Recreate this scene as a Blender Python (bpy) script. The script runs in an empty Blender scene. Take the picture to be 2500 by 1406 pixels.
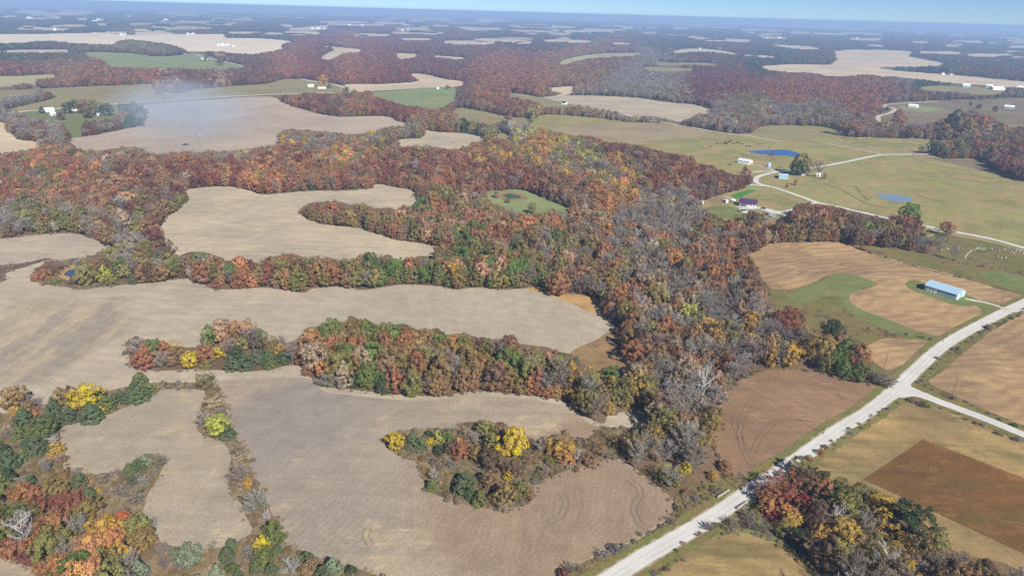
import bpy, bmesh, math, random
import numpy as np
from mathutils import Vector, Matrix

# ------------------------------------------------------------------ camera, sky, sun, exposure
SC = bpy.context.scene
COL = SC.collection
FPX, PW, PH = 1667.0, 2500.0, 1406.0          # focal length and size of the photograph in its pixels
PITCH, ROLL, ALT = math.radians(21.98), math.radians(1.53), 170.0
_f = np.array([0, math.cos(PITCH), -math.sin(PITCH)])
_r0 = np.array([1.0, 0, 0]); _u0 = np.array([0, math.sin(PITCH), math.cos(PITCH)])
_r = math.cos(ROLL) * _r0 + math.sin(ROLL) * _u0
_u = -math.sin(ROLL) * _r0 + math.cos(ROLL) * _u0

cam_d = bpy.data.cameras.new('camera')
cam = bpy.data.objects.new('camera', cam_d); COL.objects.link(cam)
cam_d.sensor_width = 36.0; cam_d.lens = 36.0 * FPX / PW
cam_d.clip_start = 1.0; cam_d.clip_end = 400000.0
M = Matrix(((_r[0], _u[0], -_f[0]), (_r[1], _u[1], -_f[1]), (_r[2], _u[2], -_f[2]))).to_4x4()
M.translation = Vector((0, 0, ALT)); cam.matrix_world = M
SC.camera = cam

SUN_DIR = Vector((0.385, -0.683, 0.620)).normalized()
SUN_EL = math.asin(SUN_DIR.z); SUN_AZ = math.atan2(SUN_DIR.x, SUN_DIR.y)
wd = bpy.data.worlds.new('World'); SC.world = wd; wd.use_nodes = True
nt = wd.node_tree; nt.nodes.clear()
sky = nt.nodes.new('ShaderNodeTexSky'); sky.sky_type = 'NISHITA'; sky.sun_disc = False
sky.sun_elevation = SUN_EL; sky.sun_rotation = SUN_AZ
sky.altitude = 200; sky.air_density = 0.55; sky.dust_density = 0.0; sky.ozone_density = 8.5
bg = nt.nodes.new('ShaderNodeBackground'); bg.inputs['Strength'].default_value = 0.055
wo = nt.nodes.new('ShaderNodeOutputWorld')
nt.links.new(sky.outputs[0], bg.inputs[0]); nt.links.new(bg.outputs[0], wo.inputs[0])

sd = bpy.data.lights.new('sun', 'SUN'); sd.energy = 4.8; sd.angle = math.radians(0.53); sd.color = (1.0, 0.95, 0.87)
sun = bpy.data.objects.new('sun', sd); COL.objects.link(sun)
sun.rotation_euler = (-SUN_DIR).to_track_quat('-Z', 'Y').to_euler(); sun.location = (100, -150, 400)

SC.view_settings.view_transform = 'Standard'; SC.view_settings.look = 'None'
SC.view_settings.exposure = 0.85; SC.view_settings.gamma = 1.0
SC.view_settings.use_curve_mapping = False
SC.cycles.use_denoising = False; SC.cycles.use_adaptive_sampling = False
SC.cycles.max_bounces = 4; SC.cycles.diffuse_bounces = 2; SC.cycles.transmission_bounces = 2
SC.cycles.glossy_bounces = 2; SC.cycles.volume_bounces = 0; SC.cycles.transparent_max_bounces = 4

random.seed(7); RNG = np.random.default_rng(11)

# ------------------------------------------------------------------ helpers
def gnd(x, y, z=0.0):
    """photo pixel -> point on the horizontal plane at height z"""
    d = (x - PW / 2) * _r - (y - PH / 2) * _u + FPX * _f
    t = (z - ALT) / d[2]
    return np.array([d[0] * t, d[1] * t, z])

def gnd_arr(P):
    P = np.asarray(P, float)
    d = (P[:, 0:1] - PW / 2) * _r - (P[:, 1:2] - PH / 2) * _u + FPX * _f
    t = -ALT / d[:, 2]
    return np.stack([d[:, 0] * t, d[:, 1] * t], 1)

def proj(P):
    Q = np.asarray(P, float) - np.array([0, 0, ALT])
    w = Q @ _f
    w = np.where(w < 1, 1, w)
    return np.stack([PW / 2 + FPX * (Q @ _r) / w, PH / 2 - FPX * (Q @ _u) / w], -1)

def lin(c):
    c = c / 255.0
    return c / 12.92 if c <= 0.04045 else ((c + 0.055) / 1.055) ** 2.4

def C(r, g, b, k=1.0):
    return (lin(r) * k, lin(g) * k, lin(b) * k)

def link(name, mesh, mat=None, parent=None, loc=None):
    o = bpy.data.objects.new(name, mesh); COL.objects.link(o)
    if mat is not None and mesh is not None and len(mesh.materials) == 0:
        mesh.materials.append(mat)
    if parent is not None: o.parent = parent
    if loc is not None: o.location = loc
    return o

def tag(o, label, cat=None, group=None, kind=None):
    o['label'] = label
    if cat: o['category'] = cat
    if group: o['group'] = group
    if kind: o['kind'] = kind
    return o

def empty(name, loc, rz=0.0):
    o = bpy.data.objects.new(name, None); COL.objects.link(o)
    o.location = loc; o.rotation_euler = (0, 0, rz); o.empty_display_size = 0.5
    return o

def mesh_np(name, V, F, mats=None, midx=None):
    """V (n,3), F (m,k) with k = 3 or 4"""
    m = bpy.data.meshes.new(name)
    V = np.asarray(V, np.float32); F = np.asarray(F, np.int32)
    k = F.shape[1]
    m.vertices.add(len(V)); m.vertices.foreach_set('co', V.ravel())
    m.loops.add(F.size); m.loops.foreach_set('vertex_index', F.ravel())
    m.polygons.add(len(F))
    m.polygons.foreach_set('loop_start', np.arange(0, F.size, k, dtype=np.int32))
    m.polygons.foreach_set('loop_total', np.full(len(F), k, np.int32))
    if mats:
        for a in mats: m.materials.append(a)
    if midx is not None: m.polygons.foreach_set('material_index', np.asarray(midx, np.int32))
    m.update(calc_edges=True); m.validate()
    return m

def box_bm(bm, x0, x1, y0, y1, z0, z1):
    v = [bm.verts.new(p) for p in ((x0, y0, z0), (x1, y0, z0), (x1, y1, z0), (x0, y1, z0),
                                   (x0, y0, z1), (x1, y0, z1), (x1, y1, z1), (x0, y1, z1))]
    for f in ((0, 3, 2, 1), (4, 5, 6, 7), (0, 1, 5, 4), (1, 2, 6, 5), (2, 3, 7, 6), (3, 0, 4, 7)):
        bm.faces.new([v[i] for i in f])
    return v

def bm_obj(name, bm, mat, parent=None):
    m = bpy.data.meshes.new(name); bm.to_mesh(m); bm.free()
    return link(name, m, mat, parent)

def box_obj(name, mat, parent, *b):
    bm = bmesh.new(); box_bm(bm, *b); return bm_obj(name, bm, mat, parent)

# ------------------------------------------------------------------ materials
class NB:
    def __init__(self, name):
        self.m = bpy.data.materials.new(name); self.m.use_nodes = True
        self.t = self.m.node_tree; self.t.nodes.clear()
        self.out = self.n('ShaderNodeOutputMaterial')
    def n(self, kind, **kw):
        x = self.t.nodes.new(kind)
        for k, v in kw.items(): setattr(x, k, v)
        return x
    def l(self, a, b): self.t.links.new(a, b)
    def put(self, sock, v):
        if hasattr(v, 'is_linked') or isinstance(v, bpy.types.NodeSocket): self.l(v, sock)
        else: sock.default_value = v
    def math(self, op, a, b=0.0, clamp=False):
        x = self.n('ShaderNodeMath', operation=op, use_clamp=clamp)
        self.put(x.inputs[0], a); self.put(x.inputs[1], b); return x.outputs[0]
    def pos(self): return self.n('ShaderNodeNewGeometry').outputs['Position']
    def mapping(self, vec, rot=0.0, scale=(1, 1, 1), loc=(0, 0, 0)):
        x = self.n('ShaderNodeMapping'); self.l(vec, x.inputs[0])
        x.inputs['Rotation'].default_value = (0, 0, rot); x.inputs['Scale'].default_value = scale
        x.inputs['Location'].default_value = loc
        return x.outputs[0]
    def noise(self, vec, scale, detail=3.0, rough=0.55, dist=0.0):
        x = self.n('ShaderNodeTexNoise'); self.l(vec, x.inputs['Vector'])
        x.inputs['Scale'].default_value = scale; x.inputs['Detail'].default_value = detail
        x.inputs['Roughness'].default_value = rough; x.inputs['Distortion'].default_value = dist
        return x.outputs['Fac']
    def ramp(self, v, lo, hi):
        x = self.n('ShaderNodeMapRange'); x.interpolation_type = 'SMOOTHSTEP'
        self.put(x.inputs[0], v); x.inputs[1].default_value = lo; x.inputs[2].default_value = hi
        return x.outputs[0]
    def rng(self, v, a, b, c, d):
        x = self.n('ShaderNodeMapRange'); self.put(x.inputs[0], v)
        for i, q in enumerate((a, b, c, d)): x.inputs[i + 1].default_value = q
        return x.outputs[0]
    def mix(self, f, a, b, mode='MIX'):
        x = self.n('ShaderNodeMix', data_type='RGBA', blend_type=mode)
        self.put(x.inputs[0], f)
        for s, v in ((x.inputs[6], a), (x.inputs[7], b)):
            if isinstance(v, tuple): s.default_value = (*v[:3], 1)
            else: self.l(v, s)
        return x.outputs[2]
    def mul(self, c, v):
        x = self.n('ShaderNodeVectorMath', operation='SCALE')
        if isinstance(c, tuple): x.inputs[0].default_value = c[:3]
        else: self.l(c, x.inputs[0])
        self.put(x.inputs['Scale'], v); return x.outputs[0]
    def bump(self, h, strength=0.4, dist=0.3, normal=None):
        x = self.n('ShaderNodeBump'); self.l(h, x.inputs['Height'])
        x.inputs['Strength'].default_value = strength; x.inputs['Distance'].default_value = dist
        if normal is not None: self.l(normal, x.inputs['Normal'])
        return x.outputs[0]
    def principled(self, color, rough=0.9, spec=0.1, normal=None, metal=0.0):
        x = self.n('ShaderNodeBsdfPrincipled')
        if isinstance(color, tuple): x.inputs['Base Color'].default_value = (*color[:3], 1)
        else: self.l(color, x.inputs['Base Color'])
        self.put(x.inputs['Roughness'], rough); x.inputs['Specular IOR Level'].default_value = spec
        x.inputs['Metallic'].default_value = metal
        if normal is not None: self.l(normal, x.inputs['Normal'])
        self.l(x.outputs[0], self.out.inputs['Surface']); return self.m

def mat_field(name, ca, cb, cs=None, rot=0.3, passes=9.0, pstr=0.14, rstr=0.10, row=1.6, patch=0.018, straw=(0.60, 0.72), relief=1.0,
              far=False, cg=None, streak=0.5, blot=None):
    """harvested field: soil and straw tones, passes of the combine, rows, straw patches, low relief"""
    b = NB(name); p = b.pos()
    big = b.noise(p, patch, 4, 0.6)
    col = b.mix(b.ramp(big, 0.38, 0.64), ca, cb)
    if cg: col = b.mix(b.math('MULTIPLY', b.ramp(b.noise(b.mapping(p, rot, (0.012, 0.09, 1), (31, 7, 0)), 1.0, 3, 0.6), 0.52, 0.70), 0.75), col, cg)
    # streaks along the direction of work
    st = b.noise(b.mapping(p, rot, (0.02, 0.22, 1)), 1.0, 4, 0.65)
    col = b.mul(col, b.rng(st, 0.25, 0.75, 1 - 0.22 * streak, 1 + 0.22 * streak))
    if cs:
        s1 = b.ramp(b.noise(p, patch * 2.3, 3, 0.6, 0.6), *straw)
        s2 = b.ramp(b.noise(b.mapping(p, rot, (0.12, 0.45, 1)), 1.0, 4, 0.7), 0.42, 0.62)
        col = b.mix(b.math('MULTIPLY', b.math('MULTIPLY', s1, s2), 0.8), col, cs)
    for cen, rad, ang, ba, bb, amt in (blot or ()):
        mp = b.mapping(p, 0, (1, 1, 1), (-cen[0], -cen[1], 0)); mp = b.mapping(mp, ang, (1 / rad[0], 1 / rad[1], 0))
        ln = b.n('ShaderNodeVectorMath', operation='LENGTH'); b.l(mp, ln.inputs[0])
        edge = b.math('ADD', ln.outputs['Value'], b.rng(b.noise(p, 0.03, 5, 0.7), 0.3, 0.7, -0.28, 0.28))
        inside = b.math('SUBTRACT', 1.0, b.ramp(edge, 0.75, 1.12))
        pt = b.ramp(b.noise(b.mapping(p, ang, (0.075, 0.016, 1)), 1.0, 5, 0.72, 0.3), 0.42, 0.60)
        col = b.mix(b.math('MULTIPLY', inside, amt), col, b.mix(pt, ba, bb))
    if not far:
        warp = b.noise(p, 0.012, 2, 0.5)
        sep = b.n('ShaderNodeSeparateXYZ'); b.l(b.mapping(p, rot), sep.inputs[0])
        yy = b.math('ADD', sep.outputs[1], b.math('MULTIPLY', warp, 55.0))
        w1 = b.math('SINE', b.math('MULTIPLY', yy, 2 * math.pi / passes))
        w2 = b.math('SINE', b.math('MULTIPLY', yy, 2 * math.pi / row))
        col = b.mul(col, b.math('ADD', b.math('MULTIPLY', w1, pstr * 0.5), 1.0))
        col = b.mul(col, b.math('ADD', b.math('MULTIPLY', w2, rstr * 0.5), 1.0))
    fine = b.noise(p, 0.9, 5, 0.75)
    col = b.mul(col, b.rng(fine, 0.2, 0.8, 0.72, 1.28))
    mid = b.noise(p, 0.11, 4, 0.65)
    col = b.mul(col, b.rng(mid, 0.25, 0.75, 0.88, 1.12))
    nrm = b.bump(b.noise(p, 0.016, 2, 0.5), 0.55 * relief, 4.0)
    nrm = b.bump(fine, 0.55, 0.35, nrm)
    return b.principled(col, 0.95, 0.05, nrm)

def mat_grass(name, ca, cb, cd=None, scale=0.02, relief=1.0, dth=(0.5, 0.68), fine_s=0.7):
    b = NB(name); p = b.pos()
    big = b.noise(p, scale, 5, 0.6, 0.5)
    col = b.mix(b.ramp(big, 0.36, 0.66), ca, cb)
    if cd: col = b.mix(b.ramp(b.noise(b.mapping(p, 0, (1, 1, 1), (57, 13, 0)), scale * 2.6, 5, 0.65, 0.8), *dth), col, cd)
    fine = b.noise(p, fine_s, 5, 0.75); mid = b.noise(p, 0.09, 4, 0.65)
    col = b.mul(col, b.rng(fine, 0.2, 0.8, 0.68, 1.32))
    col = b.mul(col, b.rng(mid, 0.25, 0.75, 0.84, 1.16))
    nrm = b.bump(b.noise(p, 0.014, 2, 0.5), 0.6 * relief, 5.0)
    nrm = b.bump(fine, 0.6, 0.45, nrm)
    return b.principled(col, 0.95, 0.05, nrm)

def mat_plain(name, col, rough=0.7, spec=0.3, metal=0.0, var=0.12, sc=1.5):
    b = NB(name)
    tc = b.n('ShaderNodeTexCoord').outputs['Object']
    c = b.mul(col, b.rng(b.noise(tc, sc, 4, 0.6), 0.25, 0.75, 1 - var, 1 + var))
    return b.principled(c, rough, spec, None, metal)

def mat_leaf(name, dark=1.0, trans=0.22):
    b = NB(name)
    at = b.n('ShaderNodeAttribute', attribute_type='INSTANCER', attribute_name='tint')
    tc = b.n('ShaderNodeTexCoord').outputs['Object']
    rn = b.n('ShaderNodeObjectInfo').outputs['Random']
    off = b.n('ShaderNodeCombineXYZ'); b.l(b.math('MULTIPLY', rn, 37.0), off.inputs[0])
    va = b.n('ShaderNodeVectorMath', operation='ADD'); b.l(tc, va.inputs[0]); b.l(off.outputs[0], va.inputs[1])
    n1 = b.noise(va.outputs[0], 3.2, 3, 0.6); n2 = b.noise(va.outputs[0], 11.0, 2, 0.6)
    hs = b.n('ShaderNodeHueSaturation'); b.l(at.outputs['Color'], hs.inputs['Color'])
    b.l(b.rng(n1, 0.25, 0.75, 0.465, 0.53), hs.inputs['Hue']); b.l(b.rng(n1, 0.25, 0.75, 0.9, 1.12), hs.inputs['Saturation'])
    c = b.mul(b.mul(hs.outputs[0], b.rng(n2, 0.2, 0.8, 0.68 * dark, 1.32 * dark)), b.rng(n1, 0.3, 0.7, 0.82, 1.18))
    d = b.n('ShaderNodeBsdfDiffuse'); b.l(c, d.inputs[0])
    t = b.n('ShaderNodeBsdfTranslucent'); b.l(c, t.inputs[0])
    mx = b.n('ShaderNodeMixShader'); mx.inputs[0].default_value = trans
    b.l(d.outputs[0], mx.inputs[1]); b.l(t.outputs[0], mx.inputs[2]); b.l(mx.outputs[0], b.out.inputs['Surface'])
    return b.m

def mat_bark(name, col):
    b = NB(name); tc = b.n('ShaderNodeTexCoord').outputs['Object']
    c = b.mul(col, b.rng(b.noise(tc, 9.0, 3, 0.6), 0.2, 0.8, 0.7, 1.3))
    return b.principled(c, 0.9, 0.1)

def mat_twig(name):
    b = NB(name)
    at = b.n('ShaderNodeAttribute', attribute_type='INSTANCER', attribute_name='tint')
    tc = b.n('ShaderNodeTexCoord').outputs['Object']
    c = b.mul(at.outputs['Color'], b.rng(b.noise(tc, 6.0, 2, 0.6), 0.2, 0.8, 0.7, 1.3))
    return b.principled(c, 0.9, 0.05)

G = 1 / 1.62      # photo tone -> base colour for ground that lies in the sun
MT = dict(
    floor=mat_grass('woodland floor', C(138, 116, 90, G), C(120, 98, 76, G), C(112, 106, 74, G), 0.012, 1.0, (0.54, 0.70)),
    tan=mat_field('pale stubble', C(198, 183, 160, G), C(182, 169, 150, G), C(214, 196, 156, G), 0.35, 9.0, 0.05, 0.06, 1.7, 0.013, blot=[(gnd(70, 835), (gnd(290, 835)[0] - gnd(70, 835)[0], 62.0, 0), 0.1, C(158, 147, 132, G), C(194, 177, 146, G), 0.78), (gnd(1250, 780), (150.0, 70.0, 0), 0.1, C(182, 170, 150, G), C(190, 178, 156, G), 0.8)]),
    tan_n=mat_field('stubble with rows', C(188, 171, 146, G), C(171, 157, 138, G), C(222, 199, 152, G), 2.05, 6.0, 0.03, 0.07, 1.9, 0.014, (0.52, 0.68), blot=[(gnd(770, 1090), (52.0, 75.0, 0), 0.2, C(156, 147, 140, G), C(166, 155, 144, G), 0.5), (gnd(1490, 1235), (75.0, 60.0, 0), 0.3, C(160, 136, 114, G), C(168, 146, 122, G), 0.85), (gnd(720, 1010), (28, 34, 0), 0, C(158, 149, 142, G), C(152, 144, 137, G), 0.45)]),
    tan_h=mat_field('stubble of the hook field', C(186, 171, 148, G), C(172, 160, 142, G), C(210, 190, 148, G), 1.9, 7.0, 0.03, 0.06, 1.9, 0.02, (0.55, 0.7)),
    patchy=mat_field('patchy stubble', C(166, 150, 128, G), C(140, 130, 116, G), C(208, 178, 122, G), 1.72, 5.0, 0.10, 0.16, 2.0, 0.02, (0.38, 0.52)),
    tan_up=mat_field('straw covered field', C(204, 188, 160, G), C(186, 172, 150, G), C(214, 198, 160, G), 0.15, 9.0, 0.06, 0.05, 1.7, 0.014, (0.5, 0.68)),
    brown=mat_field('mown brown field', C(188, 156, 114, G), C(164, 136, 104, G), C(204, 174, 124, G), -0.42, 8.0, 0.20, 0.06, 1.8, 0.016, (0.5, 0.66), 1.0, False, None, 1.0),
    corn=mat_field('brown corn stubble', C(164, 132, 102, G), C(148, 120, 96, G), C(180, 148, 114, G), 0.9, 5.0, 0.05, 0.10, 1.6, 0.02, (0.5, 0.66)),
    striped=mat_field('striped gold stubble', C(180, 152, 102, G), C(156, 134, 94, G), C(194, 166, 108, G), 0.68, 13.0, 0.16, 0.06, 1.8, 0.02, (0.5, 0.66), 1.0, False, C(132, 122, 80, G), 1.0),
    soy=mat_field('rust brown standing crop', C(138, 97, 54, G), C(122, 92, 56, G), C(152, 112, 66, G), -0.46, 9.0, 0.06, 0.14, 1.3, 0.02, (0.45, 0.62), 0.6, False, C(116, 98, 58, G), 0.6),
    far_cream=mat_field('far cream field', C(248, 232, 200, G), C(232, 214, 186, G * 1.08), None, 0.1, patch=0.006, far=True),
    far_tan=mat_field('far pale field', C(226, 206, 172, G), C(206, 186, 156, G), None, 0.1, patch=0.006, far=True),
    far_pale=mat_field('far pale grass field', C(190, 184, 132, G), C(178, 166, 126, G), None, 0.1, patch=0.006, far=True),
    smoke_field=mat_field('dull stubble', C(198, 180, 158, G), C(184, 166, 148, G), C(196, 172, 148, G), 0.2, 14.0, 0.06, 0.03, 3, 0.006, far=True),
    pasture=mat_grass('grazed pasture', C(166, 160, 102, G), C(146, 144, 88, G), C(176, 152, 108, G), 0.012, 1.4, (0.48, 0.62)),
    rough=mat_grass('rough grass', C(140, 122, 80, G), C(124, 124, 72, G), C(108, 94, 72, G), 0.03),
    green=mat_grass('green grass', C(120, 134, 78, G), C(134, 138, 86, G), C(138, 128, 80, G), 0.03, 1.0, (0.52, 0.66)),
    plough=mat_field('tan ploughed strip', C(176, 158, 124, G), C(160, 144, 114, G), None, 0.1, patch=0.01, far=True),
    verge=mat_grass('roadside grass', C(122, 130, 72, G), C(138, 130, 80, G), C(146, 124, 84, G), 0.04, 1.0, (0.46, 0.62)),
    bright=mat_grass('bright green plot', C(72, 138, 60, G), C(88, 144, 66, G), None, 0.05, 0.4),
    pale_green=mat_grass('pale green field', C(150, 160, 108, G), C(134, 150, 98, G), C(164, 154, 110, G), 0.008),
    dull=mat_grass('dull brown pasture', C(144, 130, 100, G), C(128, 116, 92, G), C(154, 138, 106, G), 0.01),
    olive_far=mat_grass('olive grass', C(160, 152, 106, G), C(148, 140, 98, G), C(166, 144, 104, G), 0.008),
    weeds=mat_grass('weedy ground', C(154, 134, 100, G), C(136, 120, 86, G), C(114, 102, 80, G), 0.03, 0.8, (0.46, 0.64)),
    weed_dark=mat_grass('dark weed strip', C(128, 108, 92, G), C(112, 96, 84, G), C(96, 84, 76, G), 0.05, 0.6),
    gold_grass=mat_grass('tall golden grass', C(206, 168, 112, G), C(188, 152, 102, G), C(172, 138, 96, G), 0.05, 0.6),
    dry_grass=mat_grass('tall dry grass', C(172, 142, 100, G), C(152, 124, 90, G), C(138, 112, 80, G), 0.05, 0.6),
    dirt=mat_grass('bare dirt', C(168, 142, 108, G), C(150, 126, 98, G), None, 0.05, 0.4),
)

def mat_gravel(name, ca, cb):
    b = NB(name); p = b.pos()
    c = b.mix(b.ramp(b.noise(p, 0.06, 4, 0.6), 0.35, 0.65), ca, cb)
    f = b.noise(p, 1.6, 5, 0.8)
    c = b.mul(c, b.rng(f, 0.2, 0.8, 0.82, 1.18))
    return b.principled(c, 0.95, 0.1, b.bump(f, 0.3, 0.08))
MT['gravel'] = mat_gravel('white gravel', C(230, 228, 222, G), C(220, 217, 210, G))
MT['gravel2'] = mat_gravel('pale gravel', C(222, 212, 194, G), C(200, 188, 166, G))
MT['track'] = mat_gravel('worn track', C(150, 124, 100, G), C(138, 116, 94, G))

MT['gravel_worn'] = mat_gravel('compacted gravel', C(222, 219, 212, G), C(212, 208, 200, G))
MT['gravel_edge'] = mat_gravel('loose dusty gravel', C(190, 180, 156, G), C(172, 160, 132, G))
MT['track2'] = mat_gravel('faint worn track', C(152, 137, 120, G), C(146, 132, 116, G))
def mat_water(name, col):
    b = NB(name); p = b.pos()
    n = b.bump(b.noise(p, 0.5, 3, 0.6), 0.04, 0.1)
    return b.principled(col, 0.12, 0.5, n)
MT['pond_blue'] = mat_water('deep blue pond water', (0.010, 0.075, 0.22))
MT['pond_grey'] = mat_water('blue grey pond water', (0.17, 0.23, 0.25))
MT['pond_green'] = mat_water('green pond water', (0.03, 0.10, 0.06))
MT['pond_dark'] = mat_water('dark pond water', (0.03, 0.06, 0.11))
LEAF = mat_leaf('autumn leaves'); NEEDLE = mat_leaf('cedar needles', 0.95, 0.08)
BARK = mat_bark('bark', C(112, 98, 88)); PALEBARK = mat_bark('pale bark', C(186, 180, 176)); TWIG = mat_twig('twigs')
M_WHITE = mat_plain('white painted metal', C(236, 238, 240, 0.9), 0.5); M_STEEL = mat_plain('pale blue steel sheet', C(168, 196, 214, 0.85), 0.45)
M_BLUEROOF = mat_plain('blue grey metal roof', C(160, 188, 206, 0.85), 0.4); M_PURPLE = mat_plain('purple metal roof', C(84, 52, 94, 0.75), 0.45)
M_BROWNROOF = mat_plain('brown shingle roof', C(140, 104, 96, 0.8), 0.8); M_GREY = mat_plain('grey metal', C(140, 146, 152, 0.8), 0.5)
M_DARK = mat_plain('dark opening', C(40, 44, 52, 0.9), 0.6); M_GREEN = mat_plain('pale green door paint', C(150, 196, 180, 0.8), 0.6)
M_WOOD = mat_plain('weathered wood', C(128, 110, 92, 0.8), 0.9); M_CONC = mat_plain('pale concrete', C(176, 170, 158, 0.75), 0.9)
M_GLASS = mat_plain('window glass', C(60, 72, 86, 0.8), 0.1, 0.5); M_TYRE = mat_plain('tyre rubber', C(30, 30, 32), 0.8)
M_BLACKCOW = mat_plain('black hide', C(34, 30, 30), 0.8); M_STONE = mat_plain('grave stone', C(176, 174, 168, 0.8), 0.8)
M_HAY = mat_plain('hay', C(196, 170, 120, 0.8), 0.95); M_BLUE = mat_plain('bright blue roof sheet', C(60, 122, 190, 0.8), 0.4)
M_ASH = mat_plain('burnt brush', C(60, 58, 62), 0.95)

# ------------------------------------------------------------------ ground sheets, traced from the photograph onto the plane of the ground
def smooth(P, closed=True, n=4):
    P = np.asarray(P, float); m = len(P); out = []
    for i in range(m if closed else m - 1):
        if closed: a, b, c, d = P[i - 1], P[i], P[(i + 1) % m], P[(i + 2) % m]
        else: a, b, c, d = P[max(i - 1, 0)], P[i], P[i + 1], P[min(i + 2, m - 1)]
        for k in range(n):
            t = k / n
            out.append(0.5 * ((2 * b) + (-a + c) * t + (2 * a - 5 * b + 4 * c - d) * t * t + (-a + 3 * b - 3 * c + d) * t ** 3))
    if not closed: out.append(P[-1])
    return np.array(out)

MX0, MX1, MY0, MY1, MS = -500, 3000, 0, 1800, 2       # raster of what stands open, in photo pixels
MASK = np.zeros(((MY1 - MY0) // MS, (MX1 - MX0) // MS), np.uint8)   # 0 wood, 1 open, 2 weeds
def paint(P, v):
    P = np.asarray(P, float); x = (P[:, 0] - MX0) / MS; y = (P[:, 1] - MY0) / MS
    r0, r1 = max(int(y.min()), 0), min(int(y.max()) + 1, MASK.shape[0] - 1)
    x2, y2 = np.roll(x, -1), np.roll(y, -1)
    for r in range(r0, r1 + 1):
        yc = r + 0.5
        h = (y <= yc) != (y2 <= yc)
        xs = np.sort(x[h] + (yc - y[h]) / (y2[h] - y[h]) * (x2[h] - x[h]))
        for a, b in zip(xs[0::2], xs[1::2]):
            MASK[r, max(int(round(a)), 0):max(int(round(b)), 0)] = v
def mask_at(px):
    c = ((px[:, 0] - MX0) / MS).astype(int); r = ((px[:, 1] - MY0) / MS).astype(int)
    ok = (c >= 0) & (c < MASK.shape[1]) & (r >= 0) & (r < MASK.shape[0])
    v = np.zeros(len(px), np.uint8); v[ok] = MASK[r[ok], c[ok]]
    return v

NSHEET = [0]
def sheet(name, label, cat, P, mat, v=1, n=4, jit=1.0, z=None):
    S = smooth(P, True, n) if n > 1 else np.asarray(P, float)
    paint(S, v)
    W = gnd_arr(S)
    if jit:
        d = np.hypot(W[:, 0], W[:, 1]); a = np.minimum(0.0014 * d, 3.0) * jit
        W = W + RNG.normal(0, 1, W.shape) * a[:, None] * 0.5
    NSHEET[0] += (z is None)
    zz = 0.02 + 0.004 * NSHEET[0] if z is None else z
    bm = bmesh.new(); vs = [bm.verts.new((p[0], p[1], zz)) for p in W]
    f = bm.faces.new(vs); f.normal_update()
    if f.normal.z < 0: f.normal_flip()
    bmesh.ops.triangulate(bm, faces=[f])
    o = bm_obj(name, bm, mat); tag(o, label, cat, kind='structure'); return o

def ribbon(name, label, cat, P, width, mat, v=None, vw=None, wjit=0.06, kind='structure', n=5, z=None):
    S = smooth(P, False, n); W = gnd_arr(S)
    T = np.gradient(W, axis=0); T /= np.linalg.norm(T, axis=1)[:, None] + 1e-9
    N = np.stack([-T[:, 1], T[:, 0]], 1)
    w = np.broadcast_to(np.asarray(width, float), (len(W),)) if np.ndim(width) == 0 else np.interp(np.linspace(0, 1, len(W)), np.linspace(0, 1, len(width)), width)
    hl = w / 2 * (1 + RNG.normal(0, wjit, len(W))); hr = w / 2 * (1 + RNG.normal(0, wjit, len(W)))
    A, B = W + N * hl[:, None], W - N * hr[:, None]
    NSHEET[0] += (z is None)
    if z is None: z = 0.02 + 0.004 * NSHEET[0]
    m = len(W)
    V = np.concatenate([np.c_[A, np.full(m, z)], np.c_[B, np.full(m, z)]])
    F = np.array([[i, m + i, m + i + 1, i + 1] for i in range(m - 1)])
    if v is not None:
        k = (vw or 1.0)
        Q = np.concatenate([W + N * (w / 2 * k)[:, None], (W - N * (w / 2 * k)[:, None])[::-1]])
        paint(proj(np.c_[Q, np.zeros(len(Q))]), v)
    me = mesh_np(name, V, F); o = link(name, me, mat); tag(o, label, cat, kind=kind)
    return o

bm = bmesh.new()
R_G = 70000.0
vs = [bm.verts.new((R_G * math.cos(a), R_G * math.sin(a), 0)) for a in np.linspace(0, 2 * math.pi, 96, endpoint=False)]
bm.faces.new(vs)
tag(bm_obj('ground', bm, MT['floor']), 'brown leaf litter and rough ground under the woods', 'ground', kind='structure')

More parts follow.
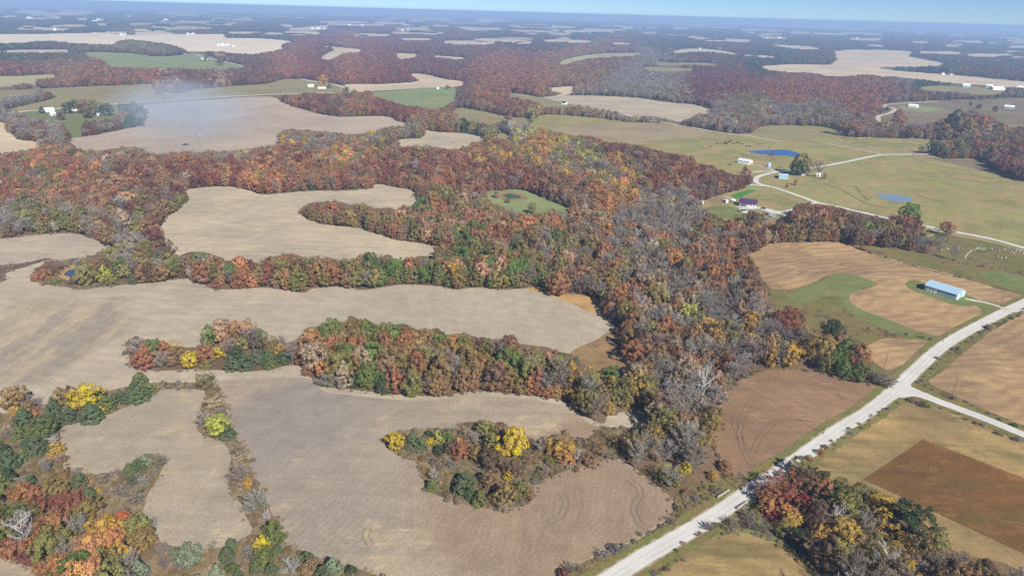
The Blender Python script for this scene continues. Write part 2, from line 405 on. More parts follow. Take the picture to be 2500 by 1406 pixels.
# far strips first
FAR = [
 ('tan', [(709, 70), (801, 62), (798, 74), (707, 75)]), ('olive', [(372, 66), (430, 63), (510, 67), (520, 71), (420, 75), (360, 74)]),
 ('tan', [(20, 30), (110, 32), (210, 33), (216, 37), (100, 38)]), ('tan', [(512, 51), (565, 51), (562, 56), (515, 55)]),
 ('tan', [(558, 78), (640, 79), (645, 84), (565, 84)]), ('tan', [(900, 53), (990, 56), (985, 60), (905, 59)]),
 ('tan', [(1006, 59), (1100, 62), (1095, 66), (1010, 63)]), ('tan', [(1250, 61), (1400, 65), (1395, 70), (1255, 67)]),
 ('tan', [(870, 82), (954, 84), (950, 89), (885, 89)]), ('tan', [(957, 23), (1060, 25), (1060, 28), (960, 27)]),
 ('tan', [(1164, 47), (1243, 51), (1240, 55), (1170, 53)]), ('tan', [(1640, 48), (1760, 50), (1881, 57), (2000, 62), (2095, 70), (2060, 72), (1900, 66), (1760, 58), (1640, 54)]),
 ('tan', [(1874, 110), (1950, 112), (2005, 118), (1985, 123), (1930, 119)]), ('tan', [(2400, 101), (2470, 103), (2465, 108), (2410, 107)]),
 ('tan', [(1420, 70), (1530, 73), (1520, 77), (1430, 74)]), ('tan', [(1690, 92), (1770, 95), (1765, 99), (1700, 97)]),
 ('tan', [(120, 62), (210, 61), (215, 65), (130, 67)]), ('tan', [(820, 63), (875, 65), (872, 70), (815, 68)]),
 ('tan', [(0, 124), (155, 121), (172, 125), (150, 129), (0, 131)]), ('tan', [(1510, 66), (1560, 68), (1555, 72), (1515, 70)]),
 ('tan', [(55, 44), (120, 45), (118, 48), (60, 48)]), ('tan', [(2240, 68), (2310, 71), (2300, 74), (2245, 72)]),
]
hz = lambda x: 33 + 0.0268 * (x - 1250)
for i in range(100):
    x = random.uniform(-100, 2550); dy = random.uniform(4, 44); w = random.uniform(25, 110); h = random.uniform(1.0, 1.6) * (1 + dy / 16)
    y = hz(x) + dy; s = 0.0268 * w
    FAR.append((random.choice(['tan', 'tan', 'olive']), [(x, y), (x + w, y + s + random.uniform(-.5, .5)), (x + w * .95, y + s + h), (x + w * .05, y + h)]))
for i in range(70):
    x = random.uniform(-100, 2550); dy = random.uniform(22, 75); w = random.uniform(30, 150); h = random.uniform(1.6, 3.2) * (1 + dy / 50)
    y = hz(x) + dy; s = 0.02 * w
    FAR.append((random.choice(['tan', 'tan', 'tan', 'olive']), [(x, y), (x + w * .4, y - h * .2), (x + w, y + s + random.uniform(-.8, .8)), (x + w * random.uniform(.7, .95), y + s + h), (x + w * .4, y + h * random.uniform(.8, 1.3)), (x + w * .05, y + h)]))
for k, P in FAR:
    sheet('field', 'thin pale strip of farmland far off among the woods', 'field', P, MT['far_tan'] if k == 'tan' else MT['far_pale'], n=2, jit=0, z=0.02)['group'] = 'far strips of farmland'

FIELDS = [
 # name, label, material, mask, polygon
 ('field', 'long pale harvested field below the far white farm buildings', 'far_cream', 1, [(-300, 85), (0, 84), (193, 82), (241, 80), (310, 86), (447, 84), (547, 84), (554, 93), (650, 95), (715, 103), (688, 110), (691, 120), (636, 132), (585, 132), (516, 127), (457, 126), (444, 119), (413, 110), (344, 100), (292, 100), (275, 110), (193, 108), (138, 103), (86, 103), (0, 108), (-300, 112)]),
 ('field', 'pale green field enclosed by red woods below the farmhouse', 'pale_green', 1, [(203, 128), (275, 129), (337, 132), (389, 139), (454, 134), (478, 131), (520, 140), (568, 155), (604, 166), (564, 169), (499, 171), (447, 169), (344, 168), (268, 163), (248, 148), (213, 138)]),
 ('field', 'small yellow grass field notched into the red woods', 'far_pale', 1, [(-200, 190), (0, 187), (60, 185), (138, 182), (135, 190), (93, 197), (92, 211), (60, 204), (0, 213), (-200, 216)]),
 ('field', 'small tan field running between two dark wood edges', 'far_tan', 1, [(767, 111), (820, 115), (889, 122), (872, 129), (840, 132), (808, 147), (781, 143), (800, 130), (815, 121)]),
 ('field', 'little tan clearing in the maroon woods', 'far_tan', 1, [(968, 131), (1026, 134), (1013, 141), (975, 145)]),
 ('field', 'narrow tan strip in the maroon woods', 'far_tan', 1, [(1058, 136), (1110, 139), (1145, 143), (1140, 147), (1100, 145), (1062, 141)]),
 ('field', 'pale meadow bordered by grey bare woods', 'far_pale', 1, [(1367, 151), (1412, 138), (1474, 131), (1560, 130), (1553, 137), (1474, 142), (1415, 148), (1385, 158), (1368, 160)]),
 ('field', 'slim olive meadow in front of maroon woods', 'olive_far', 1, [(1570, 164), (1640, 166), (1692, 169), (1690, 175), (1600, 175)]),
 ('field', 'slim tan field above a dark tree strip', 'far_tan', 1, [(1643, 126), (1692, 119), (1754, 123), (1812, 133), (1881, 137), (1903, 142), (1850, 141), (1788, 134), (1726, 128), (1650, 130)]),
 ('field', 'slim olive field under a dark tree strip', 'olive_far', 1, [(1600, 152), (1640, 153), (1754, 156), (1740, 163), (1690, 160), (1610, 160)]),
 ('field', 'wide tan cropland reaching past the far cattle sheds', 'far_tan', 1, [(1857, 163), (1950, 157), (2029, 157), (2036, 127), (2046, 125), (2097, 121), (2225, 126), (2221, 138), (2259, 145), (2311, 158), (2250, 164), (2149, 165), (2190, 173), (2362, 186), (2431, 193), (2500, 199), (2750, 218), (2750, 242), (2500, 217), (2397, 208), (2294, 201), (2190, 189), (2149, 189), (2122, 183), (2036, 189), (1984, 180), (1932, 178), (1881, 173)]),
 ('field', 'olive paddock beside the far cattle sheds', 'olive_far', 1, [(2239, 214), (2320, 209), (2440, 217), (2460, 226), (2400, 233), (2320, 227), (2260, 222)]),
 ('field', 'olive and tan farmland north of the pale lane', 'olive_far', 1, [(-300, 228), (0, 221), (103, 217), (206, 212), (310, 208), (375, 206), (380, 222), (440, 228), (470, 220), (540, 213), (600, 209), (650, 205), (690, 195), (720, 193), (760, 196), (840, 210), (850, 216), (846, 227), (654, 232), (447, 243), (241, 258), (45, 274), (10, 270), (30, 265), (130, 241), (132, 232), (100, 225), (0, 240), (-300, 250)]),
 ('field', 'tan slope above the green field across the lane', 'far_tan', 1, [(995, 181), (1040, 182), (1085, 193), (1136, 201), (1119, 212), (1026, 214), (889, 223), (841, 219), (848, 206), (927, 206), (1016, 200), (1018, 193)]),
 ('field', 'green field with a small white shed along the lane', 'pale_green', 1, [(905, 228), (992, 220), (1095, 214), (1118, 224), (1116, 241), (1078, 266), (1040, 266), (975, 255), (927, 240)]),
 ('field', 'wide dull stubble field with smoke drifting across it', 'smoke_field', 1, [(344, 258), (480, 247), (650, 236), (698, 253), (757, 272), (826, 285), (940, 284), (975, 296), (1007, 306), (985, 309), (944, 312), (906, 323), (861, 328), (826, 326), (757, 319), (698, 317), (688, 327), (685, 344), (654, 358), (568, 368), (499, 371), (413, 374), (375, 376), (337, 360), (282, 362), (241, 368), (193, 366), (165, 354), (172, 339), (206, 334), (261, 325), (303, 315), (347, 303), (356, 275)]),
 ('field', 'tan field corner beside the bare woods below the farm', 'far_tan', 1, [(-300, 290), (0, 300), (21, 315), (38, 338), (60, 344), (90, 346), (88, 361), (34, 374), (0, 376), (-300, 400)]),
 ('lawn', 'green farm lawn along the lane with two white buildings', 'green', 1, [(48, 277), (160, 263), (240, 259), (340, 258), (345, 266), (310, 278), (275, 287), (258, 292), (215, 296), (205, 315), (198, 332), (172, 337), (160, 322), (152, 303), (100, 290), (58, 286)]),
 ('field', 'small tan field behind the bright yellow woods', 'tan_up', 1, [(958, 359), (978, 341), (1026, 337), (1044, 316), (1061, 322), (1147, 327), (1197, 345), (1164, 348), (1140, 358), (1105, 366), (1061, 359), (1013, 360)]),
 ('field', 'tiny olive clearing behind the bright yellow woods', 'olive_far', 1, [(1203, 331), (1232, 326), (1255, 338), (1225, 344)]),
 ('field', 'olive hollow below the teal roofed house', 'olive_far', 1, [(1105, 275), (1120, 264), (1164, 269), (1247, 286), (1290, 288), (1300, 294), (1280, 305), (1233, 294), (1200, 304), (1150, 298), (1125, 290)]),
 ('field', 'olive roadside grass beside the tan field', 'olive_far', 1, [(1238, 231), (1280, 231), (1330, 241), (1405, 257), (1480, 274), (1400, 262), (1330, 262), (1310, 251), (1250, 240)]),
 ('field', 'small tan field in front of grey bare woods', 'far_tan', 1, [(1296, 217), (1340, 215), (1402, 212), (1397, 226), (1375, 235), (1352, 236), (1370, 228), (1330, 221)]),
 ('field', 'pale straw field bordered by a gravel lane and grey woods', 'tan_up', 1, [(1329, 237), (1377, 234), (1474, 235), (1560, 240), (1628, 250), (1692, 256), (1730, 264), (1738, 276), (1700, 283), (1662, 297), (1640, 294), (1590, 284), (1542, 284), (1508, 275), (1405, 255), (1340, 243)]),
 ('field', 'dull brown pasture dotted with trees beside the winding lane', 'dull', 1, [(2128, 290), (2150, 262), (2170, 256), (2200, 250), (2290, 246), (2400, 243), (2500, 240), (2750, 248), (2750, 345), (2500, 312), (2430, 322), (2385, 305), (2330, 290), (2255, 303), (2200, 300), (2165, 306), (2140, 300)]),
 ('lawn', 'pale green lawn round the white roofed house', 'pale_green', 1, [(2195, 257), (2240, 258), (2305, 266), (2262, 274), (2212, 269)]),
 ('pasture', 'wide green pasture with ponds, lanes and cattle', 'pasture', 1, [(1284, 309), (1300, 300), (1316, 283), (1370, 281), (1474, 290), (1530, 298), (1580, 300), (1640, 304), (1740, 322), (1800, 328), (1838, 324), (1852, 311), (1900, 307), (1980, 308), (2040, 314), (2070, 330), (2110, 337), (2200, 338), (2280, 342), (2340, 346), (2330, 352), (2240, 372), (2225, 380), (2276, 380), (2314, 388), (2390, 390), (2428, 419), (2466, 433), (2500, 444), (2800, 500), (2800, 800), (2500, 740), (2300, 690), (2200, 645), (2120, 610), (2190, 608), (2280, 624), (2292, 604), (2258, 580), (2252, 550), (2239, 533), (2204, 526), (2156, 530), (2122, 525), (2098, 514), (2046, 506), (1984, 498), (1943, 506), (1927, 520), (1932, 540), (1901, 545), (1860, 549), (1791, 544), (1750, 530), (1726, 513), (1692, 499), (1709, 493), (1743, 481), (1784, 469), (1812, 462), (1822, 453), (1838, 444), (1835, 430), (1800, 428), (1760, 418), (1735, 405), (1700, 398), (1680, 383), (1611, 372), (1560, 356), (1474, 348), (1456, 338), (1384, 331), (1336, 317)]),
 ('field', 'reddish brown slope in the pasture below grey woods', 'olive_far', 1, [(1842, 324), (1852, 312), (1900, 308), (1980, 309), (2040, 315), (2060, 328), (1990, 338), (1920, 343), (1870, 338)]),
 ('field', 'brown ploughed strip above the green pasture', 'plough', 1, [(1350, 318), (1420, 302), (1530, 300), (1640, 306), (1740, 324), (1700, 336), (1600, 344), (1500, 344), (1450, 335), (1390, 328)]),
 ('field', 'brown strip beside the maroon woods across the lane', 'dull', 1, [(2250, 383), (2320, 390), (2392, 392), (2428, 419), (2400, 418), (2330, 402)]),
 ('lawn', 'green clearing in the woods round a small pond', 'pale_green', 1, [(1176, 470), (1219, 466), (1260, 463), (1284, 466), (1315, 477), (1353, 494), (1388, 508), (1406, 519), (1353, 519), (1308, 523), (1271, 523), (1240, 513), (1212, 502), (1192, 487)]),
 ('field', 'pale field curling between two wooded points', 'tan_up', 1, [(447, 465), (482, 460), (547, 455), (592, 461), (619, 468), (647, 475), (722, 469), (791, 465), (820, 467), (854, 464), (909, 460), (913, 452), (937, 451), (964, 457), (992, 461), (1016, 467), (1026, 477), (1023, 489), (1010, 499), (982, 510), (934, 510), (889, 503), (854, 500), (826, 493), (791, 493), (757, 497), (735, 508), (735, 520), (753, 532), (777, 544), (826, 553), (872, 556), (923, 572), (975, 587), (1026, 594), (1078, 603), (1130, 610), (1164, 617), (1195, 621), (1136, 628), (1116, 620), (1085, 612), (1054, 627), (1023, 625), (990, 640), (971, 637), (947, 622), (923, 631), (892, 622), (853, 637), (802, 631), (757, 632), (716, 620), (681, 624), (650, 634), (630, 644), (592, 629), (557, 637), (523, 624), (499, 616), (461, 616), (430, 628), (409, 616), (395, 591), (382, 570), (389, 550), (406, 532), (430, 515), (454, 494), (457, 481)]),
 ('field', 'broad pale stubble field sweeping round the groves', 'tan', 1, [(-450, 592), (0, 582), (60, 576), (120, 572), (180, 570), (215, 580), (263, 597), (262, 612), (225, 626), (200, 660), (193, 706), (280, 696), (380, 690), (440, 681), (470, 684), (500, 696), (515, 704), (560, 707), (620, 703), (660, 704), (700, 710), (735, 714), (770, 704), (820, 700), (850, 702), (880, 708), (920, 704), (960, 697), (1000, 695), (1060, 698), (1120, 706), (1160, 702), (1200, 705), (1250, 707), (1290, 705), (1330, 712), (1400, 735), (1470, 765), (1505, 800), (1520, 830), (1540, 880), (1530, 905), (1560, 985), (1592, 1015), (1580, 1040), (1500, 1050), (1490, 1100), (1508, 1119), (1549, 1144), (1590, 1174), (1621, 1199), (1639, 1219), (1643, 1240), (1635, 1260), (1611, 1281), (1560, 1316), (1508, 1336), (1456, 1357), (1405, 1381), (1370, 1401), (1300, 1500), (1200, 1700), (-450, 1700)]),
 ('field', 'stubble field with planting rows round the wooded island', 'tan_n', 1, [(520, 935), (640, 925), (755, 925), (790, 955), (860, 965), (960, 975), (1060, 978), (1160, 966), (1284, 975), (1384, 995), (1440, 1035), (1480, 1050), (1495, 1100), (1508, 1121), (1549, 1146), (1590, 1176), (1621, 1201), (1640, 1222), (1641, 1240), (1633, 1259), (1609, 1279), (1558, 1314), (1506, 1334), (1454, 1355), (1403, 1379), (1368, 1399), (1300, 1500), (1000, 1600), (900, 1420), (800, 1380), (720, 1345), (690, 1300), (650, 1225), (610, 1140), (580, 1070), (560, 1020), (540, 965)]),
 ('meadow', 'strip of tall golden grass at the wood edge', 'gold_grass', 1, [(1283, 706), (1320, 702), (1360, 716), (1420, 720), (1450, 729), (1472, 745), (1484, 770), (1440, 762), (1400, 744), (1340, 722)]),
 ('meadow', 'dry tall grass corner between grove and creek woods', 'dry_grass', 1, [(1392, 862), (1420, 845), (1455, 830), (1500, 802), (1522, 832), (1541, 885), (1525, 905), (1490, 910), (1440, 905), (1415, 885)]),
 ('ground_cover', 'weedy bank round the dark pond', 'weeds', 2, [(74, 676), (86, 660), (113, 642), (144, 636), (193, 632), (227, 623), (262, 610), (330, 600), (420, 620), (445, 678), (344, 689), (275, 699), (193, 706), (165, 702), (113, 695), (80, 685)]),
 ('woodland_floor', 'leaf litter under the trees behind the dark pond', 'floor', 0, [(236, 640), (262, 612), (330, 600), (420, 620), (445, 676), (344, 685), (275, 692), (228, 694), (222, 670)]),
 ('ground_cover', 'dark weed strip between two pale fields', 'weed_dark', 2, [(-200, 660), (0, 648), (60, 642), (90, 636), (121, 630), (105, 638), (60, 652), (20, 665), (8, 674), (0, 690), (-200, 730)]),
 ('woodland_floor', 'leaf litter under the long grove between stubble fields', 'floor', 0, [(306, 842), (312, 832), (332, 820), (354, 830), (389, 832), (430, 846), (488, 846), (495, 825), (516, 811), (557, 803), (602, 799), (630, 812), (633, 834), (674, 829), (702, 838), (729, 824), (750, 801), (770, 798), (815, 786), (839, 788), (854, 771), (872, 779), (896, 781), (920, 793), (958, 795), (992, 793), (1013, 803), (1040, 807), (1068, 801), (1088, 817), (1119, 815), (1150, 820), (1181, 827), (1236, 829), (1278, 841), (1336, 848), (1357, 858), (1398, 866), (1419, 888), (1474, 905), (1508, 905), (1530, 893), (1580, 980), (1560, 1000), (1490, 1012), (1475, 1033), (1456, 1030), (1405, 1003), (1384, 985), (1336, 972), (1284, 965), (1216, 958), (1164, 955), (1112, 961), (1061, 967), (1006, 965), (958, 963), (923, 958), (872, 953), (826, 948), (777, 942), (757, 920), (750, 906), (760, 893), (705, 893), (654, 903), (585, 908), (550, 905), (499, 901), (447, 903), (396, 905), (351, 903), (323, 898), (316, 872)]),
 ('ground_cover', 'weedy ground of the wooded island in the stubble', 'weeds', 2, [(942, 1075), (944, 1061), (985, 1052), (1016, 1047), (1057, 1046), (1112, 1047), (1123, 1034), (1178, 1028), (1229, 1037), (1260, 1051), (1291, 1075), (1308, 1078), (1346, 1064), (1384, 1058), (1405, 1075), (1432, 1071), (1474, 1044), (1540, 1044), (1540, 1125), (1508, 1119), (1474, 1125), (1439, 1135), (1370, 1154), (1308, 1181), (1305, 1206), (1291, 1230), (1243, 1240), (1198, 1243), (1157, 1235), (1112, 1226), (1061, 1206), (1037, 1188), (1026, 1144), (1009, 1126), (964, 1109)]),
 ('field', 'little pale nook of stubble below the dark tree', 'tan', 1, [(1484, 1020), (1530, 1007), (1575, 1010), (1592, 1024), (1560, 1042), (1505, 1045), (1480, 1040)]),
 ('ground_cover', 'brown weedy ground dotted with cedars and shrubs', 'weeds', 2, [(-450, 1040), (0, 1012), (21, 1006), (120, 985), (190, 965), (260, 956), (310, 945), (380, 935), (480, 935), (510, 920), (528, 945), (537, 955), (550, 985), (556, 1020), (574, 1047), (581, 1075), (599, 1106), (612, 1144), (629, 1185), (650, 1219), (664, 1254), (685, 1281), (691, 1316), (722, 1340), (791, 1367), (860, 1384), (925, 1406), (1050, 1480), (1050, 1750), (-450, 1750)]),
 ('field', 'pale hook shaped field enclosed by weeds and cedars', 'tan_h', 1, [(150, 1042), (148, 1082), (151, 1133), (165, 1147), (195, 1151), (224, 1159), (255, 1154), (299, 1147), (330, 1120), (372, 1108), (399, 1120), (402, 1133), (385, 1171), (365, 1199), (354, 1230), (351, 1260), (372, 1281), (375, 1309), (406, 1329), (447, 1336), (499, 1340), (550, 1334), (585, 1319), (612, 1302), (616, 1288), (599, 1260), (592, 1233), (564, 1202), (556, 1171), (559, 1144), (564, 1126), (561, 1102), (544, 1082), (509, 1068), (482, 1051), (480, 1027), (482, 1016), (495, 982), (499, 955), (440, 950), (378, 955), (344, 979), (303, 996), (251, 1013), (213, 1027), (162, 1038)]),
 ('woodland_floor', 'leaf litter under the orange and olive corner grove', 'floor', 0, [(-250, 1230), (0, 1212), (40, 1195), (100, 1190), (150, 1215), (215, 1245), (240, 1280), (290, 1265), (310, 1280), (350, 1275), (372, 1305), (380, 1350), (350, 1385), (340, 1430), (300, 1550), (-250, 1550)]),
 ('field', 'tan field corner beyond the orange and olive grove', 'tan_n', 1, [(-450, 1330), (0, 1362), (60, 1378), (105, 1400), (160, 1450), (190, 1560), (-450, 1560)]),
 ('field', 'brown corn stubble lobe enclosed by creek woods and road', 'corn', 1, [(1800, 933), (1860, 907), (1943, 901), (2018, 914), (2087, 930), (2150, 945), (2140, 962), (2080, 1008), (2000, 1064), (1940, 1103), (1880, 1143), (1845, 1163), (1815, 1170), (1785, 1160), (1760, 1130), (1745, 1090), (1743, 1050), (1755, 1000), (1768, 960)]),
 ('ground_cover', 'weedy grass between creek woods and the road', 'rough', 2, [(1700, 1185), (1760, 1165), (1800, 1172), (1840, 1172), (1760, 1215), (1700, 1250), (1640, 1290), (1560, 1340), (1480, 1390), (1420, 1440), (1350, 1470), (1372, 1402), (1456, 1359), (1560, 1318), (1636, 1264), (1648, 1215), (1670, 1195)]),
 ('meadow', 'green grassy waterway below the brown barn field', 'rough', 1, [(1868, 700), (2000, 670), (2150, 650), (2420, 700), (2500, 700), (2500, 745), (2380, 805), (2290, 845), (2222, 905), (2165, 950), (2130, 935), (2110, 860), (2040, 815), (1970, 800), (1920, 780), (1885, 745)]),
 ('meadow', 'bright green band curving round the mown oval', 'green', 1, [(2144, 692), (2100, 672), (2040, 668), (1990, 695), (1920, 720), (1960, 740), (2040, 722), (2060, 745), (2090, 775), (2150, 800), (2230, 828), (2300, 836), (2350, 822), (2420, 780), (2460, 752), (2420, 738), (2380, 742), (2300, 815), (2200, 790), (2110, 750), (2085, 725), (2110, 705)]),
 ('field', 'mown brown field with the long steel barn', 'brown', 1, [(1716, 607), (1760, 612), (1805, 622), (1846, 615), (1864, 601), (1895, 594), (1950, 592), (2018, 591), (2063, 593), (2087, 605), (2139, 622), (2225, 646), (2328, 673), (2431, 704), (2490, 719), (2494, 728), (2460, 742), (2400, 735), (2382, 745), (2397, 763), (2362, 793), (2328, 819), (2287, 820), (2225, 803), (2156, 776), (2104, 757), (2077, 738), (2075, 727), (2087, 714), (2128, 702), (2141, 694), (2122, 684), (2080, 670), (2046, 668), (2012, 677), (1977, 694), (1936, 706), (1881, 704), (1864, 687), (1846, 660), (1822, 629), (1780, 622)]),
 ('lawn', 'rough grass round the long steel barn', 'green', 1, [(2212, 690), (2235, 684), (2262, 694), (2300, 705), (2365, 722), (2395, 738), (2370, 748), (2320, 742), (2250, 718), (2215, 702)]),
 ('field', 'small tan plot between creek trees and gravel road', 'brown', 1, [(2116, 848), (2156, 827), (2205, 828), (2262, 834), (2266, 848), (2225, 880), (2190, 897), (2166, 903), (2140, 890), (2124, 870)]),
 ('meadow', 'ditch grass between the gravel roads and striped fields', 'rough', 1, [(1975, 1140), (2060, 1080), (2160, 1005), (2200, 960), (2240, 915), (2330, 850), (2430, 790), (2500, 752), (2850, 580), (2850, 1260), (2500, 1100), (2340, 1030), (2230, 1000), (2120, 1050), (2040, 1100), (1992, 1150)]),
 ('field', 'striped tan field beyond the side road', 'brown', 1, [(2268, 930), (2294, 912), (2362, 855), (2431, 803), (2500, 768), (2850, 600), (2850, 1180), (2500, 1040), (2397, 996), (2328, 965), (2278, 943)]),
 ('field', 'gold striped stubble round the rust brown crop', 'striped', 1, [(2207, 985), (2225, 980), (2259, 985), (2328, 1009), (2500, 1082), (2850, 1230), (2850, 1600), (2500, 1398), (2362, 1357), (2320, 1340), (2300, 1320), (2259, 1281), (2190, 1233), (2139, 1219), (2070, 1181), (2011, 1175), (1990, 1150), (1984, 1137), (2053, 1089), (2122, 1037)]),
 ('field', 'gold mown field rounding the dark creek grove', 'striped', 1, [(1560, 1432), (1640, 1378), (1692, 1338), (1743, 1309), (1795, 1299), (1846, 1303), (1898, 1326), (1950, 1353), (1984, 1378), (2005, 1406), (2030, 1500), (1980, 1600), (1400, 1560)]),
 ('meadow', 'green weedy rim of the gold mown field', 'green', 2, [(1560, 1425), (1640, 1372), (1692, 1330), (1743, 1301), (1795, 1291), (1846, 1294), (1900, 1317), (1955, 1345), (1992, 1372), (2015, 1406), (2045, 1500), (2030, 1500), (2005, 1408), (1984, 1380), (1950, 1356), (1898, 1329), (1846, 1306), (1795, 1302), (1743, 1312), (1692, 1341), (1640, 1381), (1562, 1434)]),
 ('meadow', 'grassy glade beside the culvert rail', 'green', 2, [(1810, 1238), (1850, 1248), (1900, 1268), (1930, 1285), (1900, 1296), (1850, 1284), (1820, 1270), (1800, 1255)]),
 ('meadow', 'rough grass with graves and a brushy ditch', 'rough', 1, [(2120, 600), (2180, 607), (2282, 623), (2292, 604), (2270, 582), (2290, 572), (2330, 576), (2431, 596), (2500, 614), (2850, 700), (2850, 830), (2560, 740), (2497, 718), (2431, 702), (2328, 671), (2225, 644), (2139, 620), (2090, 604)]),
 ('meadow', 'bright green grass by the brushy ditch', 'green', 1, [(2390, 668), (2430, 665), (2500, 676), (2800, 740), (2800, 790), (2500, 716), (2440, 700)]),
]
for nm, lb, mt, v, P in FIELDS:
    sheet(nm, lb, {'lawn': 'lawn', 'meadow': 'meadow', 'pasture': 'pasture', 'ground_cover': 'weeds', 'woodland_floor': 'ground'}.get(nm, 'field'), P, MT[mt], v, jit=0.8)
sheet('field', 'rust brown standing crop with straight sharp edges', 'field', [(2252, 1073), (2376, 1120), (2500, 1168), (2850, 1300), (2850, 1550), (2500, 1353), (2304, 1262), (2108, 1171), (2180, 1122)], MT['soy'], n=1, jit=0)
sheet('field', 'bright green plot beside the purple roofed house', 'field', [(1782, 477), (1828, 463), (1848, 465), (1800, 486)], MT['bright'], n=1)
sheet('ground_cover', 'bare dirt pen beside the purple roofed house', 'dirt', [(1733, 488), (1760, 482), (1778, 490), (1765, 500), (1738, 500)], MT['dirt'])
sheet('ground_cover', 'pale dirt strip at the end of the green plot', 'dirt', [(1766, 481), (1771, 480), (1798, 487), (1794, 489)], MT['gravel2'], n=1)
sheet('ground_cover', 'trodden brown yard beside the parked cars', 'dirt', [(1856, 531), (1880, 533), (1920, 530), (1930, 537), (1900, 544), (1862, 546)], MT['dirt'])
sheet('lawn', 'green yard below the purple roofed house', 'lawn', [(1722, 510), (1760, 503), (1800, 510), (1850, 524), (1855, 540), (1800, 538), (1752, 526)], MT['green'])

PONDS = [
 ('pond', 'deep blue pond in the green pasture', 'pond_blue', [(1827, 371), (1855, 368), (1895, 366), (1925, 367), (1952, 376), (1950, 383), (1915, 381), (1880, 379), (1850, 376)]),
 ('pond', 'blue grey pond in the lower pasture', 'pond_grey', [(2141, 475), (2165, 474), (2195, 476), (2229, 485), (2218, 492), (2198, 496), (2170, 490), (2150, 483)]),
 ('pond', 'small green pond in the wood clearing', 'pond_green', [(1230, 476), (1248, 474), (1270, 480), (1272, 485), (1250, 486), (1234, 483)]),
 ('pond', 'dark pond behind weeds beside the pale field', 'pond_dark', [(158, 669), (168, 661), (193, 653), (228, 649), (234, 655), (212, 666), (185, 674), (168, 675)]),
]
sheet('ground_cover', 'reedy tan rim of the dark pond', 'reeds', [(146, 672), (155, 656), (190, 645), (236, 641), (250, 652), (220, 674), (185, 684), (160, 684)], MT['gold_grass'], 2)
sheet('ground_cover', 'bare tan rim of the clearing pond', 'bank', [(1220, 478), (1232, 468), (1262, 470), (1286, 482), (1276, 489), (1248, 490), (1226, 488)], MT['dry_grass'])
sheet('ground_cover', 'trodden bank below the deep blue pond', 'bank', [(1875, 384), (1890, 381), (1900, 386), (1890, 389)], MT['dirt'])
for nm, lb, mt, P in PONDS: sheet(nm, lb, nm, P, MT[mt], 1)

# roads and lanes (each a strip of its real width)
MAIN = [(1180, 1620), (1300, 1534), (1400, 1470), (1501, 1406), (1560, 1367), (1640, 1321), (1726, 1271), (1833, 1199), (1932, 1133), (2001, 1083), (2053, 1046), (2122, 1004), (2175, 961), (2204, 934), (2296, 850), (2370, 805), (2441, 768), (2500, 740), (2620, 685), (2850, 590)]
SIDE = [(2195, 941), (2226, 954), (2258, 967), (2294, 982), (2397, 1020), (2500, 1062), (2700, 1142), (2850, 1200)]
LANE = [(2850, 695), (2700, 657), (2500, 606), (2431, 587), (2328, 566), (2259, 553), (2150, 530), (2042, 505), (1998, 496), (1950, 479), (1901, 462), (1874, 455), (1852, 449), (1845, 442), (1849, 434), (1867, 427), (1895, 421), (1936, 416), (1974, 412), (2018, 405), (2070, 395), (2122, 384), (2156, 379), (2221, 378), (2285, 377)]
ribbon('verge', 'green grass verge along the white gravel road', 'verge', MAIN, 14.0, MT['verge'], 1, 1.0, 0.05, n=10)
ribbon('verge', 'green grass verge along the gravel side road', 'verge', SIDE[1:], 12.5, MT['verge'], 1, 1.0, 0.05, n=10)
ribbon('road', 'dusty loose shoulders of the white gravel road', 'road', MAIN, 7.6, MT['gravel_edge'], 1, 1.1, 0.06, n=12)
ribbon('road', 'straight white gravel road crossing the creek', 'road', MAIN, 6.3, MT['gravel'], 1, 1.3, 0.02, n=8)
ribbon('road', 'narrow gravel side road between striped fields', 'road', SIDE, [7, 6.5, 6.0, 5.6, 5.6, 5.6, 5.6], MT['gravel'], 1, 1.3, 0.03, n=8)
sheet('road', 'flared gravel mouth where the side road joins', 'road', [(2150, 992), (2176, 980), (2205, 971), (2240, 970), (2272, 979), (2265, 968), (2240, 954), (2224, 942), (2222, 922), (2196, 936), (2168, 966)], MT['gravel'], 1)
for nm_, path_ in (('white gravel road', MAIN), ('gravel side road', SIDE)):
    Wc_ = gnd_arr(smooth(path_, False, 6)); Dc_ = np.gradient(Wc_, axis=0); Dc_ /= np.linalg.norm(Dc_, axis=1)[:, None]; Nc_ = np.stack([-Dc_[:, 1], Dc_[:, 0]], 1)
    for off_ in (-1.55, 0.45) if path_ is MAIN else (-0.9, 0.9):
        ribbon('wheel_path', 'packed wheel path worn along the ' + nm_, 'wheel path', proj(np.c_[Wc_ + Nc_ * off_, np.zeros(len(Wc_))]), 0.75, MT['gravel_worn'], None, None, 0.25, n=2)['group'] = 'wheel paths on the ' + nm_
ribbon('road', 'short gravel turnout opposite the barn track', 'road', [(2462, 760), (2485, 760), (2520, 764), (2600, 778)], 4.5, MT['gravel'])
ribbon('path', 'pale dirt track from the steel barn to the road', 'path', [(2356, 730), (2385, 736), (2415, 742), (2445, 752), (2462, 757)], 3.6, MT['gravel2'], None, None, 0.18)
ribbon('road', 'white gravel lane winding through the green pasture', 'road', LANE, 5.6, MT['gravel'], 1, 2.2, 0.04)
ribbon('road', 'pale lane climbing past the deep blue pond', 'road', [(2156, 379), (2120, 370), (2070, 361), (2020, 352)], 4.6, MT['gravel2'], 1, 2)
